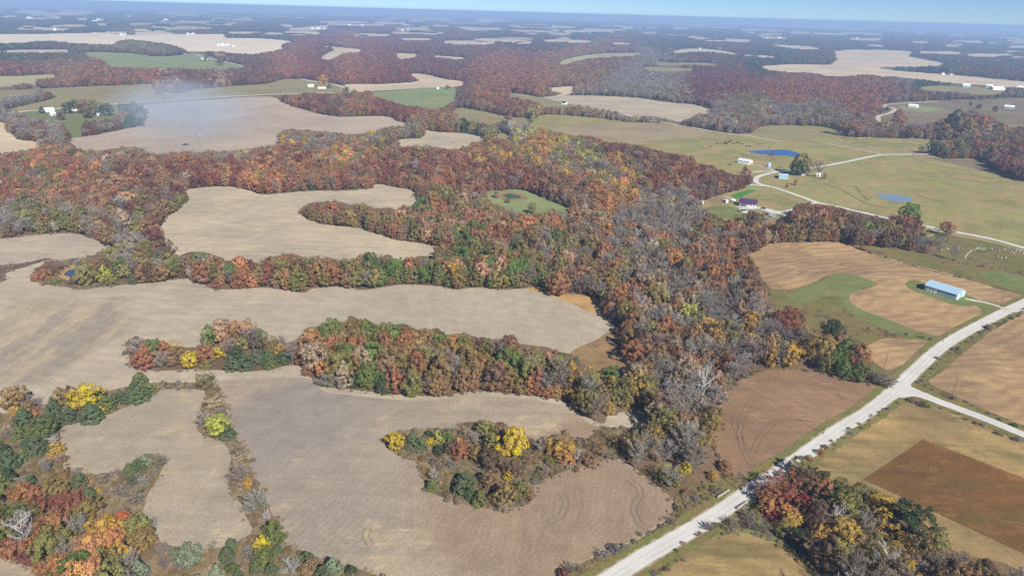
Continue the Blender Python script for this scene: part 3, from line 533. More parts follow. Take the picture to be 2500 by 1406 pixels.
ribbon('road', 'pale gravel lane along the bare roadside trees', 'road', [(1905, 346), (1870, 341), (1830, 333), (1780, 327), (1740, 321), (1690, 312), (1640, 303), (1600, 297), (1560, 290), (1510, 278), (1405, 257), (1330, 240), (1270, 233), (1245, 227)], 6.0, MT['gravel2'], 1, 1.8)
ribbon('road', 'driveway to the steel roofed cattle barn', 'road', [(1898, 421), (1880, 414), (1862, 408), (1843, 403)], 4.2, MT['gravel2'])
ribbon('road', 'driveway past the small crimson tree', 'road', [(1900, 420), (1870, 419), (1835, 421), (1803, 422)], 4.0, MT['gravel'])
ribbon('road', 'driveway stub entering the maroon woods', 'road', [(1866, 455), (1846, 453), (1822, 452)], 5.0, MT['gravel'])
ribbon('road', 'white driveway of the purple roofed house', 'road', [(1998, 496), (1985, 498), (1964, 505), (1938, 513), (1916, 519), (1892, 519), (1868, 512), (1849, 508), (1828, 510), (1800, 505)], [6, 5, 5, 6, 9, 13, 9, 8, 6, 4], MT['gravel'])
ribbon('road', 'pale lane across the far farmland', 'road', [(30, 277), (45, 274), (241, 258), (447, 243), (654, 232), (846, 227), (900, 223), (1000, 217), (1080, 213), (1130, 211)], 13.0, MT['gravel2'], 1, 1.5)
ribbon('road', 'pale lane beside the far gold tree farmyard', 'road', [(846, 227), (846, 218), (820, 208), (780, 202), (735, 194)], 12.0, MT['gravel2'], 1, 1.5)
ribbon('road', 'winding pale lane by the white roofed house', 'road', [(2290, 248), (2240, 251), (2197, 253), (2165, 256), (2158, 260), (2180, 265), (2184, 270), (2172, 277), (2146, 284), (2144, 291), (2155, 304)], 8.0, MT['gravel2'], 1, 2)
ribbon('road', 'pale drive below the far green field farm', 'road', [(478, 134), (520, 146), (560, 154), (600, 163), (632, 172)], 10.0, MT['gravel2'], 1, 1.5)
ribbon('road', 'gravel loop beside the parked white car', 'road', [(2278, 561), (2285, 566), (2300, 569), (2325, 570), (2350, 573)], 3.4, MT['gravel2'])
ribbon('road', 'dusty drive behind the brown roofed farmhouse', 'road', [(2150, 335), (2200, 336), (2260, 342), (2330, 349)], 5.0, MT['gravel2'])
for T in ([(1984, 443), (2053, 463), (2101, 491), (2149, 505), (2225, 509)], [(2239, 477), (2276, 488), (2311, 497)], [(2211, 380), (2294, 407), (2407, 421), (2476, 442)], [(1960, 382), (2000, 392), (2060, 392)], [(2090, 455), (2100, 470), (2120, 490)]):
    ribbon('path', 'thin brown trail trodden by cattle across the pasture', 'path', T, 1.1, MT['dull'], None, None, 0.3, z=0.31)['group'] = 'cattle trails in the pasture'
TRK = [[(1800, 1010), (1792, 1030), (1803, 1060), (1815, 1090), (1825, 1118), (1850, 1160)], [(1853, 964), (1822, 998), (1812, 1030), (1806, 1060), (1812, 1100)],
       [(1895, 1028), (1870, 1052), (1853, 1075), (1838, 1105)], [(1980, 935), (2020, 950), (2050, 968), (2066, 980)], [(2000, 940), (2060, 955), (2140, 973)],
       [(1370, 1205), (1382, 1225), (1375, 1250), (1355, 1270), (1310, 1285)], [(1535, 1170), (1565, 1200), (1548, 1240), (1560, 1275), (1580, 1290)], [(900, 1290), (893, 1310), (905, 1330)]]
for i, T in enumerate(TRK):
    for s in (-1, 1):
        W = gnd_arr(smooth(T, False, 5)); D = np.gradient(W, axis=0); D /= np.linalg.norm(D, axis=1)[:, None]
        Q = W + np.stack([-D[:, 1], D[:, 0]], 1) * 1.1 * s
        o = ribbon('wheel_track', 'dark curved wheel track pressed into the stubble', 'track', proj(np.c_[Q, np.zeros(len(Q))]), 0.3, MT['track' if i < 5 else 'track2'], n=1, z=0.31)
        o['group'] = 'wheel tracks in the stubble'

# ------------------------------------------------------------------ tree models (1 m tall, 1 m wide; scaled where they stand)
def rand_dirs(n):
    d = RNG.normal(0, 1, (n, 3)); return d / np.linalg.norm(d, axis=1)[:, None]

def quads(P, N, S, elong=1.0, up=None):
    """one leaf-sized quad at each P, facing N, of size S"""
    n = len(P)
    A = up if up is not None else RNG.normal(0, 1, (n, 3))
    T = np.cross(N, A); T /= np.linalg.norm(T, axis=1)[:, None] + 1e-9
    B = np.cross(N, T)
    T = T * S[:, None]; B = B * (S * elong)[:, None]
    k = RNG.uniform(0.55, 1.0, (n, 4, 1))
    V = np.stack([P + (-T - B * 0.6) * k[:, 0], P + (T * 0.7 - B) * k[:, 1], P + (T + B * 0.6) * k[:, 2], P + (-T * 0.6 + B) * k[:, 3]], 1).reshape(-1, 3)
    return V, np.arange(4 * n).reshape(n, 4)

def crown_mesh(name, prof, asp, nc, nl, leaf, rc, inner=0.25, mat=None, lobes=0.12, upward=0.0):
    """prof(t) -> radius at height t; asp = height/width of the finished tree; clumps of leaves over the crown's shell and inside it"""
    t = np.linspace(0, 1, 60); r = np.array([max(prof(a), 0) for a in t])
    w = r + 0.06; w[r <= 0] = 0; cdf = np.cumsum(w); cdf /= cdf[-1]
    h = np.interp(RNG.uniform(0, 1, nc), cdf, t)
    # evenly turned angles keep the crown from bunching on one side
    an = (np.arange(nc) * 2.39996 + RNG.uniform(-0.6, 0.6, nc))
    lob = 1 + lobes * np.sin(an * 2 + RNG.uniform(0, 6)) + lobes * RNG.normal(0, 1, nc)
    deep = np.where(RNG.uniform(0, 1, nc) < inner, RNG.uniform(0.2, 0.7, nc), 1.0)
    rr = np.interp(h, t, r) * lob * deep
    rcs = rc * RNG.uniform(0.7, 1.35, nc)
    rad = np.maximum(rr - rcs * 0.7, 0)
    Cc = np.stack([rad * np.cos(an), rad * np.sin(an), h], 1)
    idx = np.repeat(np.arange(nc), nl)
    D = rand_dirs(nc * nl)
    out = np.stack([np.cos(an), np.sin(an), (h - 0.5) * 1.2], 1)
    out /= np.linalg.norm(out, axis=1)[:, None]
    flip = (D * out[idx]).sum(1) < -0.35
    D[flip] *= -1
    P = Cc[idx] + D * (rcs[idx] * RNG.uniform(0.75, 1.08, nc * nl))[:, None] * np.array([1, 1, 1 / asp])
    P[:, 2] = np.clip(P[:, 2], 0.02, 1.03)
    Nn = D + 0.35 * out[idx] + RNG.normal(0, 0.38, D.shape) + np.array([0, 0, upward]); Nn /= np.linalg.norm(Nn, axis=1)[:, None]
    V, F = quads(P, Nn, leaf * RNG.uniform(0.7, 1.4, len(P)))
    V[:, 2] = P.repeat(4, 0)[:, 2] + (V[:, 2] - P.repeat(4, 0)[:, 2]) / asp
    return mesh_np(name, V, F, [mat])

def prof_round(t): return 0.0 if t < 0.20 else 0.5 * math.sqrt(max(0, 1 - ((t - 0.58) / 0.42) ** 2)) ** 0.9
def prof_flat(t): return 0.0 if t < 0.28 else 0.5 * max(0, 1 - abs((t - 0.60) / 0.41) ** 2.6) ** 0.6
def prof_egg(t): return 0.0 if t < 0.04 else (0.5 * min(1, (t / 0.30) ** 0.5) * max(0, 1 - max(0, (t - 0.30) / 0.71) ** 1.9) ** 0.75)
def prof_col(t): return 0.0 if t < 0.10 else (0.5 * min(1, ((t - 0.05) / 0.3) ** 0.6) * max(0, 1 - max(0, (t - 0.45) / 0.56) ** 2.2) ** 0.7)
def prof_cedar(t): return 0.5 * min(1, ((t + 0.02) / 0.16) ** 0.6) * max(0, 1 - max(0, (t - 0.12) / 0.9) ** 1.25) ** 0.95
def prof_cedar2(t): return 0.5 * min(1, ((t + 0.02) / 0.20) ** 0.6) * max(0, 1 - max(0, (t - 0.22) / 0.8) ** 1.7) ** 0.9
def prof_bush(t): return 0.5 * math.sqrt(max(0, 1 - ((t - 0.38) / 0.62) ** 2))

def tube(V, F, a, b, ra, rb, k=5):
    a, b = np.asarray(a, float), np.asarray(b, float); d = b - a; d /= np.linalg.norm(d) + 1e-9
    s = np.cross(d, [0.3, 0.9, 0.2]); s /= np.linalg.norm(s); q = np.cross(d, s); n0 = len(V)
    for p, r in ((a, ra), (b, rb)):
        for i in range(k):
            th = 2 * math.pi * i / k; V.append(p + (s * math.cos(th) + q * math.sin(th)) * r)
    for i in range(k): F.append([n0 + i, n0 + (i + 1) % k, n0 + k + (i + 1) % k, n0 + k + i])

def trunk_mesh(name, prof, asp, nb=7, thick=0.022, top=0.72, mat=None):
    V, F = [], []
    p = np.zeros(3); pts = [p]
    for i in range(4):
        p = p + np.array([random.gauss(0, 0.012), random.gauss(0, 0.012), top / 4]); pts.append(p)
    for i in range(4): tube(V, F, pts[i], pts[i + 1], thick * (1 - 0.2 * i), thick * (1 - 0.2 * (i + 1)), 6)
    for i in range(nb):
        s = random.uniform(0.28, 0.98); q = pts[int(s * 3.99)] + (pts[int(s * 3.99) + 1] - pts[int(s * 3.99)]) * ((s * 3.99) % 1)
        a = i * 2.4 + random.uniform(-.4, .4); z1 = min(0.95, q[2] + random.uniform(0.12, 0.28)); r = max(prof(z1), 0.05) * random.uniform(0.55, 0.85)
        e = np.array([math.cos(a) * r, math.sin(a) * r, z1]); m = (q + e) / 2 + np.array([0, 0, -0.03])
        tube(V, F, q, m, thick * 0.42, thick * 0.28, 4); tube(V, F, m, e, thick * 0.28, thick * 0.1, 4)
    return mesh_np(name, np.array(V), np.array(F), [mat])

def bare_meshes(name, asp, nl1, ntw, spread, mat_t, mat_w, low=0.25, tw=0.0065):
    """trunk and limbs; then the mass of twigs as slim blades"""
    V, F = [], []; tips = []
    p = np.zeros(3); pts = [p]
    for i in range(5):
        p = p + np.array([random.gauss(0, 0.018), random.gauss(0, 0.018), 0.15]); pts.append(p)
    for i in range(5): tube(V, F, pts[i], pts[i + 1], 0.024 * (1 - 0.16 * i), 0.024 * (1 - 0.16 * (i + 1)), 5)
    segs = []
    for i in range(nl1):
        s = low + (0.97 - low) * (i + random.random()) / nl1; j = min(int(s * 5), 4); q = pts[j] + (pts[j + 1] - pts[j]) * (s * 5 - j)
        a = i * 2.4 + random.uniform(-.5, .5); up = random.uniform(0.16, 0.32); R = spread * random.uniform(0.55, 1.0) * math.sqrt(max(0.12, 1 - ((s - 0.45) / 0.62) ** 2))
        e = np.array([q[0] + math.cos(a) * R, q[1] + math.sin(a) * R, min(0.97, q[2] + up)])
        m = q + (e - q) * 0.5 + np.array([0, 0, -0.02])
        tube(V, F, q, m, 0.011, 0.008, 4); tube(V, F, m, e, 0.008, 0.003, 3); segs += [(m, e), (q, m)]
        for k in range(4):
            u = random.uniform(0.25, 0.95); b = q + (e - q) * u
            d = (e - q) * 0.35 + np.array([random.gauss(0, .10), random.gauss(0, .10), random.uniform(0.0, 0.12)])
            e2 = b + d; e2[2] = min(e2[2], 1.0)
            tube(V, F, b, e2, 0.005, 0.002, 3); segs.append((b, e2))
    tm = mesh_np(name + ' trunk', np.array(V), np.array(F), [mat_t])
    S = np.array([np.concatenate(x) for x in segs]); ln = np.linalg.norm(S[:, 3:] - S[:, :3], axis=1)
    k = RNG.choice(len(S), ntw, p=ln / ln.sum()); u = RNG.uniform(0.1, 1.0, (ntw, 1))
    b = S[k, :3] + (S[k, 3:] - S[k, :3]) * u
    d = (S[k, 3:] - S[k, :3]); d = d / (np.linalg.norm(d, axis=1)[:, None] + 1e-9) * 0.6 + RNG.normal(0, 0.55, (ntw, 3)) + np.array([0, 0, 0.35])
    d /= np.linalg.norm(d, axis=1)[:, None]; L = RNG.uniform(0.05, 0.15, (ntw, 1))
    e = b + d * L * np.array([1, 1, 1 / asp]); sd_ = np.cross(d, RNG.normal(0, 1, (ntw, 3))); sd_ /= np.linalg.norm(sd_, axis=1)[:, None]
    w = tw * RNG.uniform(0.5, 1.1, (ntw, 1))
    V2 = np.stack([b - sd_ * w, b + sd_ * w, e + sd_ * w * 0.35, e - sd_ * w * 0.35], 1).reshape(-1, 3)
    return tm, mesh_np(name + ' twigs', V2, np.arange(4 * ntw).reshape(ntw, 4), [mat_w])

# kinds: (trunk mesh, crown mesh, height/width)
PROTO = {}
def add_proto(key, prof, asp, nc, nl, leaf, rc, mat=LEAF, **kw):
    PROTO[key] = (trunk_mesh(key + ' trunk', prof, asp, mat=BARK), crown_mesh(key + ' crown', prof, asp, nc, nl, leaf, rc, mat=mat, **kw), asp)
for i in range(3): add_proto('round%d' % i, prof_round, 1.2, 66, 84, 0.0205, 0.105, lobes=0.17)
for i in range(2): add_proto('flat%d' % i, prof_flat, 1.05, 70, 82, 0.0195, 0.105, lobes=0.20)
for i in range(3): add_proto('egg%d' % i, prof_egg, 1.45, 74, 76, 0.021, 0.10, lobes=0.13)
for i in range(2): add_proto('col%d' % i, prof_col, 1.7, 66, 78, 0.023, 0.12, lobes=0.12)
for i in range(2): add_proto('thin%d' % i, prof_round, 1.3, 50, 34, 0.019, 0.11, inner=0.1, lobes=0.18)
for i in range(2): add_proto('cedar%d' % i, prof_cedar, 1.3, 140, 46, 0.0185, 0.072, NEEDLE, lobes=0.05, upward=0.5, inner=0.12)
for i in range(2): add_proto('cedar%d' % (i + 2), prof_cedar2, 1.15, 140, 46, 0.019, 0.077, NEEDLE, lobes=0.05, upward=0.5, inner=0.12)
for i in range(3):
    tmesh, cmesh = bare_meshes('bare%d' % i, 1.3, 13, 1500, 0.48, BARK, TWIG); PROTO['bare%d' % i] = (tmesh, cmesh, 1.3)
tmesh, cmesh = bare_meshes('white', 1.25, 12, 700, 0.5, PALEBARK, TWIG, 0.22, 0.0055); PROTO['white0'] = (tmesh, cmesh, 1.25)
for i in range(2):
    tmesh, cmesh = bare_meshes('scrub%d' % i, 0.8, 16, 1300, 0.5, BARK, TWIG, 0.02, 0.008); PROTO['scrub%d' % i] = (tmesh, cmesh, 0.8)
for i in range(2): add_proto('bush%d' % i, prof_bush, 0.8, 46, 60, 0.028, 0.15, lobes=0.14)

# colours of foliage (what the leaves themselves have)
K = 1.08
_C0 = C
def C(r, g, b, k=1.0, sat=0.73):
    y = 0.3 * r + 0.59 * g + 0.11 * b
    return _C0(y + (r - y) * sat, y + (g - y) * sat, y + (b - y) * sat, k)
LC = dict(maroon=C(124, 72, 60, K), red=C(144, 82, 60, K), crimson=C(150, 54, 48, K, 0.74), rust=C(158, 102, 62, K), orange=C(186, 122, 64, K, 0.7), bright_orange=C(200, 104, 52, K, 0.8),
          brown=C(142, 108, 72, K), dark_brown=C(114, 88, 64, K), peach=C(178, 132, 92, K), tan=C(160, 138, 104, K), olive=C(124, 118, 56, K), olive_brown=C(138, 112, 58, K),
          gold=C(188, 148, 58, K * 0.86, 0.78), yellow=C(220, 192, 46, K * 0.72, 0.82), lime=C(172, 176, 60, K * 0.85, 0.74), green=C(92, 112, 52, K, 0.8), dark_green=C(66, 84, 48, K * 0.9, 0.66), cedar=C(78, 97, 56, K, 0.66),
          cedar_olive=C(96, 108, 50, K), cedar_blue=C(112, 132, 92, K, 0.6), grey=C(138, 132, 122, 1.0), grey_brown=C(132, 118, 102, 0.98), white=C(172, 168, 162, 0.85), mauve=C(128, 118, 112, 0.86))
C = _C0
WORDS = dict(maroon='maroon', red='brick red', crimson='crimson', rust='rust red', orange='orange', bright_orange='vivid orange', brown='brown', dark_brown='dark brown', peach='peach brown',
             tan='pale tan', olive='olive green', olive_brown='olive brown', gold='golden', yellow='bright yellow', lime='yellow green', green='green', dark_green='dark green', cedar='deep green',
             cedar_olive='olive green', cedar_blue='blue green', grey='grey', grey_brown='grey brown', white='whitish', mauve='mauve grey')

# which colours grow where, in photo pixels: x, y, share of bare trees, share of cedars, colours
Z = [
 (100, 400, .15, .02, 'rust brown red olive orange'), (300, 385, .5, 0, 'brown rust tan olive_brown'), (500, 378, .55, 0, 'brown tan rust'), (350, 430, .08, 0, 'maroon red rust brown'),
 (150, 450, .08, .02, 'rust orange red olive brown'), (40, 470, .08, .02, 'rust red brown olive'), (250, 490, .12, 0, 'peach rust maroon brown'), (80, 550, .55, .12, 'brown olive'), (200, 560, .5, .06, 'brown olive'),
 (300, 590, .35, .08, 'olive brown maroon tan'), (420, 490, .2, .1, 'maroon olive brown'), (500, 430, .06, .02, 'maroon red rust'), (620, 455, .05, .08, 'rust red orange'), (700, 420, .1, 0, 'red rust maroon orange brown'),
 (900, 430, .08, 0, 'maroon red rust brown'), (850, 385, .25, .02, 'olive gold orange rust'), (760, 455, .2, .15, 'rust brown'), (1000, 400, .15, 0, 'maroon rust red olive_brown'), (1180, 360, .08, 0, 'gold orange olive rust'),
 (1320, 355, .08, 0, 'gold orange gold olive'), (1420, 375, .3, .02, 'olive lime olive_brown'), (1300, 385, .2, 0, 'gold olive rust'), (1500, 365, .08, 0, 'maroon dark_brown red'), (1600, 390, .05, 0, 'maroon dark_brown brown'),
 (1650, 440, .06, 0, 'maroon red maroon rust'), (1760, 450, .08, 0, 'maroon red maroon olive_brown'), (1720, 480, .15, 0, 'maroon red dark_brown'), (1400, 410, .4, 0, 'olive gold rust tan'), (1500, 430, .3, 0, 'rust gold olive orange'),
 (1100, 430, .04, 0, 'maroon red rust'), (1250, 440, .04, 0, 'red rust maroon'), (1180, 450, .03, 0, 'rust maroon brown'), (1050, 480, .1, .05, 'olive rust brown'), (1010, 500, .03, .8, 'green'), (1070, 510, .05, .3, 'rust brown olive'),
 (850, 520, .05, .02, 'brown rust maroon olive_brown'), (950, 540, .08, .02, 'peach brown rust olive'), (1050, 570, .06, .04, 'rust peach olive maroon'), (1150, 540, .1, .02, 'olive rust peach brown'), (1150, 600, .08, .02, 'olive rust maroon green'),
 (1300, 560, .12, .01, 'olive rust peach orange olive_brown'), (1400, 480, .06, .01, 'rust brown dark_brown'), (1480, 500, .1, 0, 'gold orange rust'), (1440, 540, .3, 0, 'rust brown tan'), (1540, 550, .75, 0, 'tan brown rust'),
 (1620, 540, .85, 0, 'tan brown'), (1660, 500, .8, 0, 'tan olive'), (1580, 620, .75, 0, 'rust tan olive'), (1660, 620, .75, 0, 'rust orange brown'), (1300, 630, .25, .03, 'olive brown peach'), (1420, 640, .3, 0, 'peach brown olive'),
 (1450, 600, .2, 0, 'olive rust brown'), (1360, 690, .1, 0, 'rust brown olive'), (1420, 700, .5, 0, 'brown tan'), (1530, 730, .06, 0, 'rust dark_brown olive red'), (1480, 690, .2, 0, 'rust olive brown'), (1600, 700, .65, 0, 'tan brown olive'),
 (1650, 790, .65, .01, 'olive tan rust'), (1580, 830, .4, 0, 'brown olive rust'), (1540, 850, .08, 0, 'rust olive_brown dark_brown'), (1700, 880, .6, .01, 'olive brown rust'), (1630, 900, .55, 0, 'brown rust tan'), (1640, 1000, .6, .02, 'olive brown tan'),
 (1580, 1000, .4, .03, 'brown olive rust'), (1600, 1100, .4, .02, 'brown olive olive_brown'), (1700, 1080, .5, .01, 'olive brown olive_brown'), (1690, 1150, .5, 0, 'olive_brown olive brown'), (1740, 650, .25, 0, 'rust orange brown'), (1800, 680, .2, 0, 'rust olive_brown dark_brown orange'),
 (1840, 720, .4, 0, 'rust brown olive'), (1780, 770, .7, 0, 'tan brown'), (1850, 830, .6, 0, 'olive gold brown'), (1950, 840, .3, 0, 'brown olive gold rust'), (2060, 870, .15, .05, 'olive green gold rust'),
 (1760, 580, .3, 0, 'brown rust olive tan'), (1840, 580, .15, 0, 'tan brown maroon dark_brown'), (1930, 570, .08, .01, 'maroon rust olive_brown'), (2000, 550, .12, 0, 'rust red brown olive_brown'), (2100, 560, .25, .01, 'brown rust dark_brown olive'),
 (2200, 570, .3, .02, 'brown maroon olive rust'), (2240, 600, .35, .02, 'maroon olive brown'),
 (460, 660, .15, .05, 'olive brown tan olive_brown'), (350, 650, .3, .06, 'olive brown maroon'), (560, 670, .08, .05, 'rust red olive maroon orange'), (700, 670, .08, .04, 'rust red maroon olive orange'), (850, 670, .06, .03, 'rust olive brown red'),
 (980, 670, .06, .03, 'olive orange rust green'), (1120, 665, .08, .02, 'olive peach gold olive green'), (1240, 670, .12, .01, 'olive peach gold rust'),
 (350, 860, .5, .08, 'rust brown gold'), (440, 870, .35, .10, 'rust tan brown'), (560, 840, .06, .05, 'peach orange green olive'), (600, 880, .06, .4, 'rust orange lime'), (680, 860, .25, .2, 'brown gold olive'),
 (780, 850, .05, .05, 'rust orange olive peach'), (800, 920, .3, .1, 'rust brown tan'), (900, 860, .03, .03, 'rust olive red orange'), (1000, 870, .02, .01, 'rust tan olive brown red'), (980, 940, .03, .12, 'rust olive olive_brown brown'),
 (1120, 880, .04, .02, 'rust orange red olive'), (1120, 940, .04, .10, 'rust olive_brown brown'), (1240, 880, .08, .01, 'peach brown rust'), (1320, 890, .08, 0, 'peach tan brown'), (1290, 930, .25, .02, 'brown rust olive_brown'),
 (1390, 950, .3, .04, 'brown gold rust'), (1470, 930, .2, .06, 'gold olive green brown'), (1500, 980, .2, .05, 'brown olive gold'),
 (100, 140, .1, .25, 'dark_green olive dark_brown'), (60, 110, .1, .3, 'dark_green dark_brown'), (350, 120, .05, .02, 'dark_brown maroon olive'), (300, 185, .08, .03, 'maroon dark_brown rust'), (100, 165, .06, .03, 'maroon rust brown'), (500, 195, .2, .03, 'maroon dark_brown grey'),
 (600, 190, .12, .02, 'maroon red dark_brown'), (750, 170, .05, .03, 'maroon red rust'), (900, 165, .04, .02, 'maroon red rust'), (1100, 120, .1, .02, 'maroon dark_brown red'), (1200, 175, .1, .02, 'red maroon rust'), (1400, 190, .2, .02, 'rust maroon brown'),
 (1600, 215, .7, 0, 'tan brown olive'), (1450, 215, .7, 0, 'tan brown'), (1750, 210, .1, 0, 'maroon red maroon'), (1950, 215, .06, 0, 'maroon red rust'), (2100, 240, .15, 0, 'red maroon rust'), (1800, 265, .5, .03, 'brown olive tan'), (2000, 275, .5, .02, 'brown maroon olive'),
 (1900, 295, .6, .02, 'brown rust tan'), (1700, 295, .75, .01, 'tan brown'), (2200, 290, .5, .02, 'rust brown'), (2350, 310, .35, .1, 'brown gold dark_green rust'), (2400, 380, .08, .04, 'maroon dark_brown rust olive'), (2480, 400, .08, .02, 'maroon red dark_brown'),
 (2300, 360, .1, .2, 'rust green brown'), (2450, 250, .2, .1, 'brown dark_green'), (2300, 170, .3, .2, 'dark_brown dark_green'), (2400, 150, .2, .1, 'maroon dark_brown dark_green'), (1900, 140, .1, .2, 'maroon dark_green dark_brown'), (800, 260, .08, .02, 'dark_brown maroon rust brown'), (950, 275, .06, .02, 'maroon rust olive_brown'),
 (1040, 300, .15, .04, 'rust olive_brown brown'), (880, 335, .35, .35, 'olive brown gold'), (770, 340, .4, .3, 'brown olive gold'), (1000, 325, .3, .1, 'olive brown'), (1180, 325, .15, .25, 'dark_green olive'), (1280, 325, .6, .02, 'lime tan grey'), (1200, 235, .12, .03, 'maroon dark_brown rust'),
 (1200, 262, .2, .02, 'maroon dark_brown brown'), (1400, 275, .4, .03, 'olive_brown tan brown'), (1500, 285, .4, .05, 'olive_brown tan'), (50, 250, .5, .2, 'brown dark_brown'), (60, 310, .55, .06, 'brown dark_brown'), (120, 330, .6, .03, 'brown dark_brown'), (250, 300, .35, .15, 'maroon brown dark_brown'),
 (230, 265, .05, .5, 'brown olive dark_green'), (320, 285, .1, .6, 'dark_green'), (600, 60, .15, .1, 'dark_brown maroon dark_green'), (1250, 60, .15, .08, 'maroon dark_brown dark_green'), (1800, 80, .1, .1, 'maroon dark_brown dark_green'), (2300, 110, .1, .1, 'maroon dark_brown dark_green'), (150, 50, .2, .12, 'dark_brown dark_green'),
 (1950, 1250, .2, .02, 'red rust dark_brown olive_brown'), (2150, 1260, .2, .02, 'gold olive olive_brown'), (2300, 1360, .4, .02, 'dark_brown brown olive'), (2150, 1380, .4, .02, 'dark_brown olive gold'),
 (60, 1240, .12, .05, 'rust orange brown'), (200, 1230, .1, .03, 'rust red olive_brown'), (200, 1320, .12, .04, 'gold olive orange'), (60, 1310, .2, .06, 'olive rust green'), (150, 1390, .1, .04, 'olive orange green'), (320, 1330, .12, .03, 'gold olive_brown brown'),
]
ZX = np.array([[a[0], a[1] * 2.0] for a in Z]); ZB = np.array([a[2] for a in Z]); ZC = np.array([a[3] for a in Z]); ZP = [a[4].split() + (['olive', 'green', 'olive_brown', 'rust'] if 600 < a[1] < 975 and a[0] < 1420 else []) for a in Z]
TALL = dict(GB=1.0)

def place_of(x, y):
    """a short phrase for where a tree stands, by things one can find"""
    if y > 1100 and x > 1790: return 'in the roadside creek grove'
    if y > 1165 and x < 400: return 'in the corner grove'
    if y > 880 and x < 420: return 'beside the hook shaped field'
    if 470 < x < 700 and y > 900: return 'in the brushy strip'
    if 400 <= x < 950 and y > 1280: return 'below the hook shaped field'
    if 920 < x < 1320 and y > 1020: return 'on the wooded island'
    if 1320 <= x < 1545 and y > 1030: return 'on the island neck'
    if x < 1570 and 770 < y < 1040: return 'in the long grove'
    if x > 1880 and 740 < y < 940: return 'by the corn stubble'
    if x > 1440 and y > 560 and x < 1900:
        if y < 640: return 'in woods below purple roof'
        if y < 740: return 'by the golden grass strip' if x < 1600 else 'in woods facing barn field'
        if y < 880: return 'by the dry grass corner' if x < 1650 else 'in woods by grassy waterway'
        if y < 1000: return 'at the long grove end' if x < 1680 else 'above the corn stubble'
        return 'in woods by island neck'
    if y > 590 and x < 1440: return 'in the middle tree belt'
    if x > 1690 and y > 490: return 'in the pasture lane woods'
    if x > 1780 and y > 330: return 'on the green pasture'
    if x > 2000: return 'by the brown roofed farmhouse'
    if x < 700 and y < 330: return 'by the far lane farm'
    return 'in the far woods'

PLANTED = []
TREES = {'broadleaf_tree': 0, 'bare_tree': 0, 'cedar_tree': 0, 'shrub': 0}
def plant(key, base, w, h, colour, place, rz=None):
    tm, cm, asp = PROTO[key]
    form = key.rstrip('0123456789')
    if form.startswith('cedar'): nm, noun = 'cedar_tree', 'cedar'
    elif form in ('bare', 'white'): nm, noun = 'bare_tree', 'leafless tree'
    elif form in ('scrub', 'bush'): nm, noun = 'shrub', ('bare twiggy shrub' if form == 'scrub' else 'leafy shrub')
    else: nm, noun = 'broadleaf_tree', {'round': 'round crowned tree', 'flat': 'broad crowned tree', 'egg': 'egg shaped tree', 'col': 'upright tree', 'thin': 'thinly leaved tree'}[form]
    TREES[nm] += 1
    o = empty(nm, (base[0], base[1], 0), random.uniform(0, 6.28) if rz is None else rz)
    o.scale = (w * random.uniform(0.9, 1.1), w * random.uniform(0.9, 1.1), h)
    size = '' if form in ('scrub', 'bush') else ('large ' if h > 17 else 'small ' if h < 8.5 else '')
    o['category'] = {'cedar_tree': 'cedar', 'shrub': 'shrub'}.get(nm, 'tree')
    PLANTED.append((o, f"{size}{WORDS[colour]} {noun}", place, f"{WORDS[colour]} {dict(cedar_tree='cedar', shrub='shrub', bare_tree='bare tree').get(nm, 'tree')}", base[0], base[1]))
    t = link('trunk', tm, None, o); c = link('crown', cm, None, o)
    v = random.uniform(0.88, 1.1); tint = tuple(min(1, a * v * random.uniform(0.95, 1.05)) for a in LC[colour])
    t['tint'] = tint; c['tint'] = tint
    return o

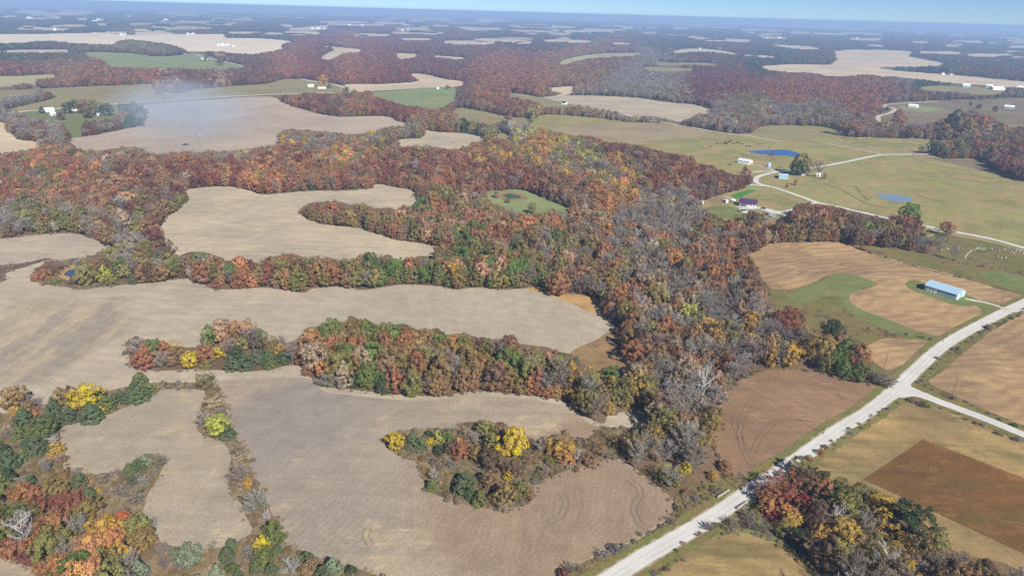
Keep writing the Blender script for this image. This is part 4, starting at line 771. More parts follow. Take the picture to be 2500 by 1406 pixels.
# single trees read off the photograph: crown centre x, y, crown width (photo pixels), model, colour
HAND = [
 (32, 975, 46, 'round', 'olive_brown'), (35, 1002, 20, 'bush', 'gold'), (61, 981, 20, 'bare', 'grey'), (72, 996, 26, 'egg', 'olive_brown'), (88, 1006, 26, 'bush', 'rust'), (90, 979, 22, 'scrub', 'grey'), (56, 1016, 38, 'cedar', 'cedar'),
 (128, 992, 32, 'cedar', 'cedar'), (147, 970, 34, 'egg', 'olive_brown'), (170, 962, 28, 'egg', 'dark_brown'), (209, 975, 62, 'flat', 'yellow'), (245, 1002, 20, 'bush', 'yellow'), (141, 1018, 38, 'cedar', 'cedar'), (170, 1011, 36, 'cedar', 'cedar'),
 (222, 1009, 47, 'cedar', 'cedar'), (245, 966, 32, 'cedar', 'cedar'), (257, 988, 36, 'cedar', 'cedar_olive'), (279, 975, 28, 'cedar', 'cedar'), (292, 964, 24, 'cedar', 'cedar'), (341, 923, 32, 'cedar', 'cedar_olive'), (324, 943, 20, 'cedar', 'cedar'),
 (316, 966, 34, 'cedar', 'cedar'), (339, 962, 44, 'cedar', 'cedar'), (360, 951, 32, 'cedar', 'cedar_olive'), (102, 1049, 50, 'round', 'cedar_olive'), (44, 1057, 30, 'cedar', 'cedar_olive'), (87, 1090, 48, 'cedar', 'cedar'), (66, 1081, 28, 'cedar', 'cedar'),
 (113, 1090, 24, 'cedar', 'cedar'), (134, 1096, 30, 'bush', 'gold'), (126, 1077, 22, 'scrub', 'white'), (7, 1096, 30, 'cedar', 'dark_green'), (20, 1123, 42, 'cedar', 'cedar'), (54, 1113, 28, 'cedar', 'cedar_olive'), (17, 1162, 36, 'cedar', 'dark_green'),
 (6, 1178, 36, 'cedar', 'cedar_olive'), (115, 1141, 24, 'bare', 'grey'), (158, 1160, 26, 'bush', 'olive_brown'), (186, 1152, 24, 'scrub', 'grey'), (195, 1173, 32, 'cedar', 'cedar'), (217, 1175, 18, 'bush', 'orange'), (277, 1156, 20, 'scrub', 'grey'),
 (314, 1143, 26, 'cedar', 'cedar_olive'), (337, 1136, 30, 'cedar', 'cedar'), (354, 1124, 28, 'cedar', 'cedar_blue'), (320, 1169, 24, 'cedar', 'cedar'), (390, 1128, 34, 'scrub', 'grey_brown'), (352, 1178, 32, 'scrub', 'grey'), (73, 1173, 26, 'cedar', 'cedar'),
 (47, 1178, 28, 'scrub', 'grey'), (217, 1205, 34, 'cedar', 'cedar'), (237, 1197, 18, 'bush', 'gold'), (327, 1216, 44, 'scrub', 'grey_brown'), (250, 1172, 24, 'scrub', 'grey_brown'), (150, 1120, 22, 'scrub', 'grey_brown'), (290, 1200, 30, 'scrub', 'grey_brown'),
 (519, 990, 40, 'scrub', 'tan'), (499, 1027, 40, 'scrub', 'grey'), (540, 1010, 32, 'scrub', 'mauve'), (528, 1042, 47, 'round', 'lime'), (554, 1054, 36, 'cedar', 'cedar'), (499, 927, 44, 'thin', 'olive'), (585, 1157, 52, 'scrub', 'grey_brown'), (605, 1178, 24, 'bush', 'gold'),
 (578, 1125, 30, 'scrub', 'tan'), (626, 1226, 64, 'scrub', 'grey'), (581, 1100, 30, 'scrub', 'grey_brown'), (654, 1262, 26, 'bare', 'white'), (666, 1302, 52, 'egg', 'cedar_olive'), (678, 1340, 22, 'cedar', 'cedar'), (640, 1331, 36, 'round', 'yellow'), (564, 1326, 28, 'cedar', 'cedar'),
 (554, 1353, 38, 'cedar', 'cedar'), (459, 1353, 54, 'bush', 'cedar_blue'), (401, 1376, 28, 'scrub', 'mauve'), (530, 1398, 38, 'cedar', 'cedar_blue'), (568, 1389, 26, 'bush', 'cedar_olive'), (581, 1402, 30, 'cedar', 'cedar'), (643, 1364, 46, 'round', 'cedar_olive'),
 (624, 1384, 30, 'cedar', 'cedar'), (662, 1389, 30, 'cedar', 'cedar'), (707, 1388, 38, 'scrub', 'white'), (748, 1359, 30, 'cedar', 'cedar'), (757, 1381, 38, 'bush', 'brown'), (812, 1381, 44, 'cedar', 'cedar_blue'), (788, 1398, 42, 'cedar', 'cedar'), (857, 1391, 26, 'cedar', 'dark_green'),
 (390, 1345, 26, 'scrub', 'grey_brown'), (440, 1385, 28, 'scrub', 'grey_brown'), (600, 1340, 22, 'scrub', 'grey'), (720, 1370, 24, 'scrub', 'grey_brown'), (372, 1285, 24, 'scrub', 'grey'), (520, 1330, 20, 'scrub', 'grey'),
 (208, 668, 36, 'egg', 'olive'), (222, 676, 26, 'round', 'olive_brown'), (126, 655, 30, 'thin', 'maroon'), (110, 668, 24, 'bush', 'rust'), (183, 684, 22, 'bush', 'dark_brown'), (150, 648, 22, 'scrub', 'grey_brown'), (240, 650, 28, 'round', 'brown'), (255, 672, 30, 'egg', 'lime'), (135, 685, 20, 'bush', 'olive'), (90, 676, 20, 'bush', 'rust'), (195, 640, 22, 'scrub', 'grey'), (270, 685, 26, 'bush', 'olive'),
 (51, 1205, 46, 'round', 'rust'), (78, 1210, 42, 'round', 'rust'), (102, 1232, 36, 'round', 'red'), (118, 1196, 38, 'round', 'olive_brown'), (140, 1197, 36, 'flat', 'olive_brown'), (151, 1223, 36, 'round', 'red'), (169, 1236, 48, 'round', 'red'), (186, 1217, 34, 'round', 'rust'),
 (215, 1243, 46, 'round', 'olive_brown'), (164, 1265, 42, 'flat', 'olive'), (124, 1217, 18, 'cedar', 'cedar'), (129, 1268, 26, 'cedar', 'cedar'), (91, 1267, 34, 'egg', 'olive'), (60, 1248, 40, 'thin', 'green'), (24, 1259, 40, 'thin', 'green'), (55, 1296, 60, 'white', 'white'),
 (44, 1312, 30, 'cedar', 'cedar'), (11, 1305, 38, 'round', 'olive'), (295, 1270, 36, 'round', 'bright_orange'), (251, 1297, 62, 'flat', 'gold'), (273, 1316, 46, 'round', 'orange'), (331, 1287, 54, 'flat', 'olive'), (346, 1323, 54, 'round', 'olive_brown'), (218, 1336, 60, 'flat', 'orange'),
 (293, 1347, 40, 'egg', 'gold'), (317, 1344, 18, 'bush', 'yellow'), (120, 1332, 64, 'round', 'olive'), (158, 1314, 42, 'round', 'olive'), (164, 1349, 38, 'bare', 'grey'), (142, 1374, 36, 'round', 'orange'), (186, 1380, 52, 'round', 'green'), (218, 1400, 46, 'round', 'peach'),
 (251, 1378, 54, 'round', 'olive'), (308, 1380, 44, 'bare', 'grey'), (340, 1389, 38, 'cedar', 'cedar_blue'), (64, 1363, 28, 'bush', 'maroon'), (27, 1343, 42, 'round', 'rust'), (64, 1330, 30, 'round', 'orange'), (100, 1385, 30, 'bush', 'rust'), (190, 1290, 40, 'bare', 'grey'),
 (540, 812, 44, 'round', 'peach'), (600, 810, 46, 'round', 'peach'), (572, 806, 36, 'round', 'orange'), (510, 822, 36, 'egg', 'green'), (632, 830, 40, 'round', 'green'), (400, 856, 34, 'egg', 'rust'), (340, 848, 52, 'scrub', 'grey'), (385, 842, 26, 'cedar', 'cedar_olive'), (425, 852, 34, 'thin', 'gold'), (420, 878, 36, 'round', 'brown'), (372, 878, 32, 'cedar', 'cedar'), (500, 868, 40, 'round', 'rust'), (340, 880, 36, 'thin', 'brown'),
 (565, 888, 38, 'cedar', 'cedar'), (595, 884, 38, 'cedar', 'cedar'), (625, 872, 40, 'cedar', 'cedar'), (660, 886, 32, 'cedar', 'cedar_olive'), (690, 872, 38, 'cedar', 'cedar'), (505, 890, 24, 'bush', 'olive'), (660, 845, 38, 'thin', 'olive_brown'), (690, 838, 30, 'bare', 'grey'), (560, 850, 36, 'round', 'peach'), (790, 905, 46, 'round', 'orange'), (800, 930, 50, 'scrub', 'grey'), (740, 870, 42, 'egg', 'rust'), (835, 905, 30, 'cedar', 'cedar'),
 (964, 1080, 44, 'round', 'yellow'), (1006, 1075, 40, 'cedar', 'cedar'), (1026, 1083, 36, 'cedar', 'cedar'), (1050, 1080, 20, 'egg', 'yellow'), (1068, 1068, 28, 'egg', 'lime'), (1092, 1066, 34, 'egg', 'green'), (1073, 1101, 28, 'bush', 'dark_green'), (1047, 1058, 20, 'cedar', 'dark_green'),
 (1102, 1095, 32, 'round', 'dark_brown'), (1118, 1080, 24, 'egg', 'orange'), (1126, 1106, 38, 'round', 'rust'), (1143, 1068, 34, 'thin', 'tan'), (1161, 1073, 32, 'bare', 'grey'), (1185, 1046, 38, 'round', 'olive'), (1202, 1080, 38, 'egg', 'olive'), (1221, 1053, 30, 'round', 'brown'),
 (1255, 1085, 74, 'flat', 'yellow'), (1164, 1109, 38, 'round', 'olive_brown'), (1202, 1126, 52, 'round', 'dark_brown'), (1195, 1171, 42, 'egg', 'brown'), (1253, 1144, 38, 'egg', 'dark_brown'), (1240, 1161, 22, 'egg', 'yellow'), (1236, 1209, 56, 'egg', 'olive_brown'), (1271, 1199, 38, 'egg', 'olive'),
 (1291, 1205, 28, 'egg', 'olive_brown'), (1136, 1171, 46, 'cedar', 'cedar'), (1123, 1192, 38, 'cedar', 'cedar'), (1150, 1205, 38, 'cedar', 'dark_green'), (1171, 1216, 38, 'cedar', 'cedar_olive'), (1061, 1161, 28, 'bare', 'white'), (1054, 1183, 32, 'cedar', 'cedar_olive'), (1075, 1183, 16, 'bush', 'peach'),
 (1295, 1118, 32, 'thin', 'brown'), (1315, 1108, 24, 'round', 'olive'), (1322, 1092, 34, 'bare', 'grey'), (1370, 1097, 60, 'flat', 'gold'), (1385, 1120, 36, 'round', 'orange'), (1412, 1115, 30, 'white', 'white'), (1436, 1121, 38, 'bush', 'brown'), (1460, 1087, 44, 'thin', 'olive_brown'), (1505, 1073, 46, 'thin', 'olive_brown'),
 (1330, 1150, 30, 'scrub', 'grey_brown'), (1090, 1130, 24, 'scrub', 'grey_brown'), (1480, 1110, 30, 'scrub', 'grey_brown'), (1345, 1125, 24, 'bush', 'olive'),
 (1591, 1068, 64, 'round', 'olive_brown'), (1573, 1086, 44, 'bare', 'grey'), (1628, 1156, 44, 'thin', 'lime'), (1673, 1142, 28, 'egg', 'yellow'), (1652, 1168, 40, 'round', 'olive'), (1456, 1000, 56, 'bare', 'grey_brown'), (1490, 915, 46, 'round', 'green'), (1392, 960, 26, 'egg', 'gold'), (1360, 957, 22, 'egg', 'gold'), (1415, 955, 24, 'egg', 'gold'), (1490, 948, 34, 'egg', 'gold'),
 (1380, 905, 28, 'bush', 'yellow'), (1407, 880, 22, 'cedar', 'cedar'), (1036, 868, 62, 'flat', 'tan'), (966, 878, 72, 'flat', 'olive_brown'), (465, 880, 36, 'round', 'yellow'), (536, 862, 30, 'round', 'yellow'), (600, 838, 30, 'round', 'lime'),
 (1920, 1182, 58, 'thin', 'rust'), (1970, 1176, 54, 'round', 'dark_brown'), (2002, 1166, 38, 'round', 'dark_green'), (1956, 1142, 48, 'round', 'olive'), (1924, 1212, 46, 'round', 'red'), (1960, 1226, 38, 'egg', 'crimson'), (1986, 1228, 40, 'egg', 'dark_brown'), (2010, 1196, 46, 'round', 'rust'),
 (2036, 1226, 46, 'round', 'green'), (2050, 1192, 40, 'round', 'olive'), (2074, 1216, 54, 'round', 'olive'), (2110, 1204, 40, 'round', 'olive'), (2104, 1252, 40, 'thin', 'olive'), (2152, 1238, 56, 'flat', 'gold'), (2160, 1284, 52, 'thin', 'gold'), (2196, 1248, 40, 'round', 'olive_brown'),
 (2228, 1276, 80, 'round', 'dark_green'), (2240, 1322, 62, 'thin', 'olive_brown'), (2280, 1322, 54, 'round', 'olive'), (2260, 1348, 54, 'thin', 'dark_brown'), (2064, 1304, 68, 'flat', 'gold'), (2000, 1298, 34, 'egg', 'gold'), (2012, 1258, 44, 'thin', 'dark_brown'), (2044, 1264, 48, 'white', 'white'),
 (2116, 1280, 48, 'bare', 'grey'), (1954, 1310, 42, 'round', 'dark_green'), (1930, 1304, 32, 'scrub', 'tan'), (1912, 1288, 36, 'bush', 'olive'), (2054, 1344, 44, 'round', 'lime'), (2064, 1370, 46, 'thin', 'olive'), (2164, 1378, 64, 'white', 'white'), (2186, 1360, 58, 'thin', 'gold'), (2120, 1396, 52, 'thin', 'olive'),
 (2236, 1392, 62, 'scrub', 'grey_brown'), (2284, 1382, 54, 'scrub', 'grey_brown'), (2340, 1372, 54, 'scrub', 'grey_brown'), (2396, 1402, 48, 'round', 'olive'), (1920, 1252, 42, 'round', 'orange'), (1950, 1248, 38, 'egg', 'brown'), (1885, 1180, 52, 'thin', 'red'), (1878, 1208, 52, 'round', 'rust'), (1878, 1236, 38, 'round', 'orange'),
 (1887, 1256, 32, 'bush', 'crimson'), (1928, 1271, 42, 'round', 'gold'), (1851, 1243, 22, 'bush', 'olive'), (1830, 1262, 34, 'scrub', 'mauve'), (1733, 1285, 30, 'scrub', 'mauve'), (1865, 1290, 32, 'scrub', 'grey_brown'), (2005, 1103, 18, 'bush', 'orange'), (1972, 1120, 22, 'bush', 'rust'),
 (1790, 1275, 30, 'scrub', 'grey_brown'), (1835, 1282, 26, 'scrub', 'mauve'), (1395, 1388, 28, 'scrub', 'mauve'), (1475, 1352, 30, 'scrub', 'grey'), (1375, 1400, 24, 'bush', 'maroon'),
 (2001, 862, 64, 'round', 'olive_brown'), (1985, 850, 40, 'egg', 'gold'), (2020, 850, 40, 'egg', 'gold'), (1943, 860, 52, 'thin', 'brown'), (2067, 857, 46, 'round', 'green'), (2101, 867, 42, 'egg', 'rust'), (2060, 902, 36, 'egg', 'green'), (2029, 819, 52, 'round', 'dark_green'), (1922, 788, 62, 'flat', 'red'), (1935, 795, 40, 'round', 'olive'),
 (2101, 908, 40, 'egg', 'green'), (1846, 867, 62, 'bare', 'grey_brown'), (1729, 819, 66, 'thin', 'gold'), (1745, 835, 46, 'thin', 'orange'), (1698, 895, 52, 'thin', 'rust'), (1678, 767, 40, 'round', 'lime'), (1719, 943, 68, 'white', 'white'), (1733, 1073, 38, 'egg', 'olive_brown'), (1833, 788, 42, 'round', 'gold'), (1742, 1160, 24, 'bush', 'gold'),
 (2150, 925, 40, 'scrub', 'mauve'), (2170, 935, 36, 'scrub', 'mauve'), (2130, 915, 30, 'scrub', 'grey_brown'), (1545, 860, 60, 'round', 'rust'), (1362, 698, 52, 'round', 'rust'),
 (1958, 405, 40, 'round', 'olive'), (1975, 410, 26, 'thin', 'olive'), (2000, 416, 26, 'bare', 'grey_brown'), (1945, 412, 26, 'round', 'green'), (1819, 416, 12, 'egg', 'crimson'), (1832, 420, 6, 'bush', 'crimson'), (1942, 446, 9, 'egg', 'brown'), (1922, 453, 7, 'egg', 'brown'), (2014, 430, 9, 'egg', 'brown'), (1885, 375, 8, 'egg', 'olive'),
 (1800, 536, 16, 'round', 'olive_brown'), (1836, 540, 36, 'flat', 'dark_brown'), (1852, 541, 24, 'round', 'green'), (1730, 540, 20, 'thin', 'brown'), (2312, 560, 26, 'round', 'rust'), (2300, 578, 28, 'thin', 'olive'), (2330, 620, 24, 'bare', 'grey'), (2290, 600, 26, 'bare', 'grey'), (1300, 510, 22, 'round', 'olive'), (1213, 474, 14, 'egg', 'brown'),
 (1947, 515, 24, 'round', 'olive'), (1904, 408, 7, 'scrub', 'grey'), (1785, 400, 12, 'scrub', 'grey'), (2222, 530, 40, 'round', 'green'), (1178, 488, 22, 'round', 'brown'), (1240, 490, 14, 'bush', 'green'),
 (2052, 312, 26, 'round', 'olive_brown'), (2085, 318, 26, 'round', 'rust'), (2075, 330, 14, 'bare', 'grey'), (2045, 330, 12, 'bare', 'grey'), (2155, 310, 22, 'round', 'gold'), (2185, 318, 14, 'round', 'gold'), (2220, 325, 24, 'round', 'dark_brown'), (2195, 300, 26, 'round', 'rust'), (2330, 300, 36, 'round', 'dark_green'), (2350, 315, 40, 'round', 'olive_brown'), (2390, 305, 30, 'round', 'rust'), (2300, 325, 24, 'round', 'dark_brown'),
 (2282, 361, 24, 'round', 'dark_green'), (2310, 362, 22, 'round', 'rust'), (2338, 360, 22, 'round', 'olive'), (2250, 365, 18, 'scrub', 'grey_brown'), (2370, 290, 26, 'round', 'brown'), (2410, 300, 24, 'round', 'brown'), (2430, 268, 10, 'round', 'dark_brown'), (2390, 262, 10, 'round', 'dark_green'), (2370, 255, 8, 'round', 'dark_brown'), (2440, 320, 26, 'round', 'brown'),
 (2150, 272, 12, 'round', 'dark_brown'), (2165, 268, 9, 'round', 'dark_green'), (2195, 285, 20, 'round', 'rust'),
 (788, 199, 22, 'round', 'gold'), (804, 209, 9, 'cedar', 'cedar'), (102, 269, 11, 'cedar', 'dark_green'), (168, 265, 18, 'round', 'dark_green'), (180, 254, 13, 'round', 'dark_green'), (200, 262, 24, 'round', 'brown'), (212, 273, 22, 'round', 'dark_brown'), (231, 265, 24, 'round', 'olive'), (262, 270, 22, 'round', 'dark_green'), (148, 284, 14, 'round', 'dark_brown'),
 (305, 268, 22, 'round', 'dark_green'), (326, 264, 20, 'round', 'dark_green'), (346, 275, 20, 'round', 'dark_green'), (320, 303, 15, 'cedar', 'dark_green'), (343, 298, 14, 'cedar', 'dark_green'), (300, 290, 22, 'round', 'brown'), (1093, 214, 9, 'round', 'olive_brown'), (845, 222, 12, 'round', 'dark_green'), (388, 217, 22, 'round', 'brown'), (447, 213, 12, 'cedar', 'dark_green'), (463, 233, 6, 'bush', 'brown'),
 (504, 142, 10, 'round', 'green'), (540, 140, 12, 'round', 'gold'), (537, 150, 16, 'round', 'dark_brown'),
]
def variants(form): return sorted(k for k in PROTO if k.rstrip('0123456789') == form)
hand_xy = []
for cx, cy, wp, form, colr in HAND:
    ks = variants(form); key = ks[(int(cx) * 7 + int(cy)) % len(ks)]; asp = PROTO[key][2] * random.uniform(0.92, 1.12) * (0.8 if cy > 850 and form not in ('bare', 'white', 'scrub', 'bush') else 1.0)
    b = gnd(cx, cy); w = wp * math.sqrt(b[0] ** 2 + b[1] ** 2 + ALT ** 2) / FPX
    for _ in range(3):
        b = gnd(cx, cy, 0.46 * asp * w); dist = np.linalg.norm(b - np.array([0, 0, ALT])); w = wp * dist / FPX
    w *= 1.0
    plant(key, b, w, w * asp, colr, place_of(cx, cy))
    hand_xy.append((b[0], b[1], w))
HX = np.array(hand_xy)

# woods: a jittered grid over the ground, kept where the photograph shows trees at foot and top
def wood_points(rmin, rmax, step, hm, hs):
    xs = np.arange(-rmax * 0.86, rmax * 0.86, step); ys = np.arange(max(rmin * 0.55, 90), rmax, step)
    X, Y = np.meshgrid(xs, ys); X = X + (np.arange(len(ys)) % 2)[:, None] * step * 0.5
    P = np.stack([X.ravel(), Y.ravel()], 1); P = P + RNG.uniform(-0.42, 0.42, P.shape) * step
    d = np.hypot(P[:, 0], P[:, 1]); ok = (d >= rmin) & (d < rmax) & (np.abs(P[:, 0]) < P[:, 1] * 0.86 + 60)
    P = P[ok]; n = len(P)
    h = np.clip(RNG.normal(hm, hs, n), hm * 0.55, hm * 1.5)
    px = proj(np.c_[P, np.zeros(n)]); top = proj(np.c_[P, h * 0.84]); mid = proj(np.c_[P, h * 0.4])
    m0 = mask_at(px)
    ok = (m0 == 0) & (mask_at(top) == 0) & (mask_at(mid) == 0)
    if rmin < 1000:
        h2 = h * 0.62; ok2 = ~ok & (m0 == 0) & (mask_at(proj(np.c_[P, h2 * 0.9])) == 0)
        h = np.where(ok2, h2, h); ok = ok | ok2
    return P[ok], h[ok], px[ok]

def zone(px):
    q = np.stack([px[:, 0] + RNG.normal(0, 16, len(px)), (px[:, 1] - 12) * 2.0 + RNG.normal(0, 14, len(px))], 1)
    out = np.empty(len(q), int)
    for i in range(0, len(q), 20000): out[i:i + 20000] = ((q[i:i + 20000, None, :] - ZX[None]) ** 2).sum(2).argmin(1)
    return out

KEYS = sorted(PROTO)
KI = {k: i for i, k in enumerate(KEYS)}
def choose(px, P, big=False):
    z = zone(px); n = len(px); key = np.empty(n, object); colr = np.empty(n, object)
    u = RNG.uniform(0, 1, n); u2 = RNG.uniform(0, 1, n); u3 = RNG.integers(0, 12, n)
    # far off the woods stand in blocks of one colour
    f_ = np.clip(np.hypot(P[:, 0], P[:, 1]) / 900.0, 1.0, 6.0); ax, ay = P[:, 0] / (90 * f_), P[:, 1] / (130 * f_)
    blk = (np.sin(ax * 1.7 + 1.3 * np.sin(ay * 1.1)) + np.sin(ay * 2.3 + 0.9 * np.sin(ax * 0.8 + 2)) + 2) / 4
    far_ = px[:, 1] < 300
    u2 = np.where(px[:, 1] < 600, (blk * 1.9 + RNG.normal(0, 1, n) * np.where(far_, 0.16, 0.30)) % 1.0, u2)
    u = np.where(far_, np.clip(0.55 * u + 0.45 * ((blk * 3.1 + 0.3) % 1.0), 0, 0.999), u)
    edge = mask_at(proj(np.c_[P - P / np.linalg.norm(P, axis=1)[:, None] * 9.0, np.zeros(n)])) == 1
    for i in range(n):
        a = z[i]
        if u[i] < ZB[a]:
            if u2[i] < 0.03: key[i], colr[i] = 'white0', 'white'
            else: key[i], colr[i] = 'bare%d' % (u3[i] % 3), ('grey', 'grey', 'grey_brown', 'mauve')[u3[i] % 4]
        elif u[i] < ZB[a] + ZC[a]: key[i], colr[i] = 'cedar%d' % (u3[i] % 4), ('cedar', 'cedar', 'dark_green', 'cedar_olive')[u3[i] // 3]
        else:
            colr[i] = ZP[a][int(u2[i] * len(ZP[a]))]
            if colr[i] == 'grey': colr[i] = 'tan'
            if px[i, 1] > 330:
                q = RNG.uniform() * (1.5 if px[i, 1] < 600 else 0.8)
                if colr[i] == 'maroon' and q < .38: colr[i] = 'dark_brown' if q < .2 else 'brown'
                elif colr[i] == 'red' and q < .4: colr[i] = 'rust'
                elif colr[i] == 'rust' and q < .3: colr[i] = 'brown' if q < .18 else 'olive_brown'
                elif colr[i] == 'peach' and q < .4: colr[i] = 'brown'
                elif colr[i] == 'orange' and q < .35: colr[i] = 'rust'
                elif colr[i] == 'red' and px[i, 1] > 600: colr[i] = 'rust'
            f = u3[i]
            if edge[i]: key[i] = ('egg0', 'egg1', 'egg2', 'col0', 'egg1', 'round0')[f % 6]
            else: key[i] = ('round0', 'round1', 'round2', 'flat0', 'flat1', 'col0', 'col1', 'egg0', 'round0', 'round1', 'thin0', 'flat0')[f]
    return key, colr

P1, H1, X1 = wood_points(150, 2600, 7.1, 12.8, 2.2)
# trees lining the edges of the woods, crowns down to the field
E0, EH, EX = wood_points(150, 1500, 3.0, 10.2, 2.2)
ed = mask_at(proj(np.c_[E0 - E0 / np.linalg.norm(E0, axis=1)[:, None] * 4.2, np.zeros(len(E0))])) == 1
E0, EH, EX = E0[ed], EH[ed], EX[ed]
cell = {}; pick = []
for i in RNG.permutation(len(E0)):
    c = (int(E0[i, 0] // 5), int(E0[i, 1] // 5)); good = True
    for a in (-1, 0, 1):
        for b_ in (-1, 0, 1):
            for j in cell.get((c[0] + a, c[1] + b_), ()):
                if (E0[i, 0] - E0[j, 0]) ** 2 + (E0[i, 1] - E0[j, 1]) ** 2 < 24: good = False
    if good: cell.setdefault(c, []).append(i); pick.append(i)
P1 = np.r_[P1, E0[pick]]; H1 = np.r_[H1, EH[pick]]; X1 = np.r_[X1, EX[pick]]
# leave room round the single trees
keep = np.ones(len(P1), bool)
near = np.hypot(P1[:, 0], P1[:, 1]) < 900
for x, y, w in hand_xy:
    keep &= ~(near & (np.hypot(P1[:, 0] - x, P1[:, 1] - y) < 0.34 * w + 2.2))
# a denser understorey would be hidden anyway: keep one tree per cell
P1, H1, X1 = P1[keep], H1[keep], X1[keep]
K1, C1 = choose(X1, P1)
W1 = np.array([h / PROTO[k][2] for h, k in zip(H1, K1)]) * RNG.uniform(0.85, 1.15, len(H1))
W1 = np.clip(W1 * 0.92, 4.8, 12.0)
ced = np.array([k.startswith('cedar') for k in K1]); H1[ced] *= 0.62; W1[ced] *= 0.72
colk = np.array([k.startswith('col') or k.startswith('egg') for k in K1]); W1[colk] = np.maximum(W1[colk], 6.2)

# the nearest of each kind in the picture stand as trees of their own
dist1 = np.hypot(P1[:, 0], P1[:, 1]); order = np.argsort(dist1)
inview = (X1[:, 0] > -25) & (X1[:, 0] < 2525) & (X1[:, 1] < 1440)
LIMIT = {'broadleaf_tree': 300, 'bare_tree': 290, 'cedar_tree': 200}
single = np.zeros(len(P1), bool); count = dict(TREES)
for i in order:
    if not inview[i] or dist1[i] > 620: continue
    k = K1[i]; nm = 'cedar_tree' if k.startswith('cedar') else 'bare_tree' if k[:4] in ('bare', 'whit') else 'broadleaf_tree'
    if count[nm] < LIMIT[nm]:
        count[nm] += 1; single[i] = True
for i in np.nonzero(single)[0]:
    plant(K1[i], P1[i], W1[i], H1[i], C1[i], place_of(*X1[i]))

# each label names the tree by its look and place, and where that is not enough by its neighbour
_seen = {}
for r in PLANTED: _seen.setdefault((r[1], r[2]), []).append(r)
_xy = np.array([(r[4], r[5]) for r in PLANTED])
for r in PLANTED:
    lab = f"{r[1]} {r[2]}"
    if len(_seen[(r[1], r[2])]) > 1:
        d = np.hypot(_xy[:, 0] - r[4], _xy[:, 1] - r[5])
        for j in np.argsort(d)[1:9]:
            if PLANTED[j][3] != r[3]: lab = f"{r[1]} next to {PLANTED[j][3]} {r[2]}"; break
    r[0]['label'] = lab; r[0]['group'] = lab

# all others: one wood, its trees placed by geometry nodes
pcol = bpy.data.collections.new('tree models')
for k in KEYS:
    tm, cm, asp = PROTO[k]
    bmj = bmesh.new(); bmj.from_mesh(tm); nf = len(bmj.faces); bmj.from_mesh(cm)
    me = bpy.data.meshes.new('model ' + k)
    bmj.faces.ensure_lookup_table()
    for f in bmj.faces[nf:]: f.material_index = 1
    bmj.to_mesh(me); bmj.free()
    me.materials.append(tm.materials[0]); me.materials.append(cm.materials[0])
    pcol.objects.link(bpy.data.objects.new('m_' + k, me))

def scatter(name, label, cat, P, z, idx, scl, rot, tint, col):
    me = bpy.data.meshes.new(name); n = len(P)
    me.vertices.add(n); me.vertices.foreach_set('co', np.c_[P, np.broadcast_to(z, (n,))].astype(np.float32).ravel())
    def attr(nm, typ, data, field):
        a = me.attributes.new(nm, typ, 'POINT'); a.data.foreach_set(field, np.ascontiguousarray(data).ravel())
    attr('pick', 'INT', idx.astype(np.int32), 'value'); attr('size', 'FLOAT_VECTOR', scl.astype(np.float32), 'vector')
    attr('turn', 'FLOAT_VECTOR', np.c_[np.zeros(n), np.zeros(n), rot].astype(np.float32), 'vector')
    attr('tint', 'FLOAT_COLOR', np.c_[tint, np.ones(n)].astype(np.float32), 'color')
    o = link(name, me); tag(o, label, cat, kind='stuff')
    g = bpy.data.node_groups.new(name, 'GeometryNodeTree')
    g.interface.new_socket('Geometry', in_out='INPUT', socket_type='NodeSocketGeometry')
    g.interface.new_socket('Geometry', in_out='OUTPUT', socket_type='NodeSocketGeometry')
    gi = g.nodes.new('NodeGroupInput'); go = g.nodes.new('NodeGroupOutput')
    iop = g.nodes.new('GeometryNodeInstanceOnPoints'); ci = g.nodes.new('GeometryNodeCollectionInfo')
    ci.inputs['Collection'].default_value = col; ci.inputs['Separate Children'].default_value = True; ci.inputs['Reset Children'].default_value = True
    def named(nm, typ):
        x = g.nodes.new('GeometryNodeInputNamedAttribute'); x.data_type = typ; x.inputs['Name'].default_value = nm; return x.outputs['Attribute']
    L = g.links.new
    L(gi.outputs[0], iop.inputs['Points']); L(ci.outputs[0], iop.inputs['Instance']); iop.inputs['Pick Instance'].default_value = True
    L(named('pick', 'INT'), iop.inputs['Instance Index']); L(named('size', 'FLOAT_VECTOR'), iop.inputs['Scale'])
    er = g.nodes.new('FunctionNodeEulerToRotation'); L(named('turn', 'FLOAT_VECTOR'), er.inputs[0]); L(er.outputs[0], iop.inputs['Rotation'])
    L(iop.outputs[0], go.inputs[0])
    md = o.modifiers.new('scatter', 'NODES'); md.node_group = g
    return o

def tints(colr, var=0.15):
    t = np.array([LC[c] for c in colr]); n = len(t)
    return np.clip(t * (1 + RNG.normal(0, var, (n, 1))) * (1 + RNG.normal(0, 0.04, (n, 3))), 0.004, 0.95)

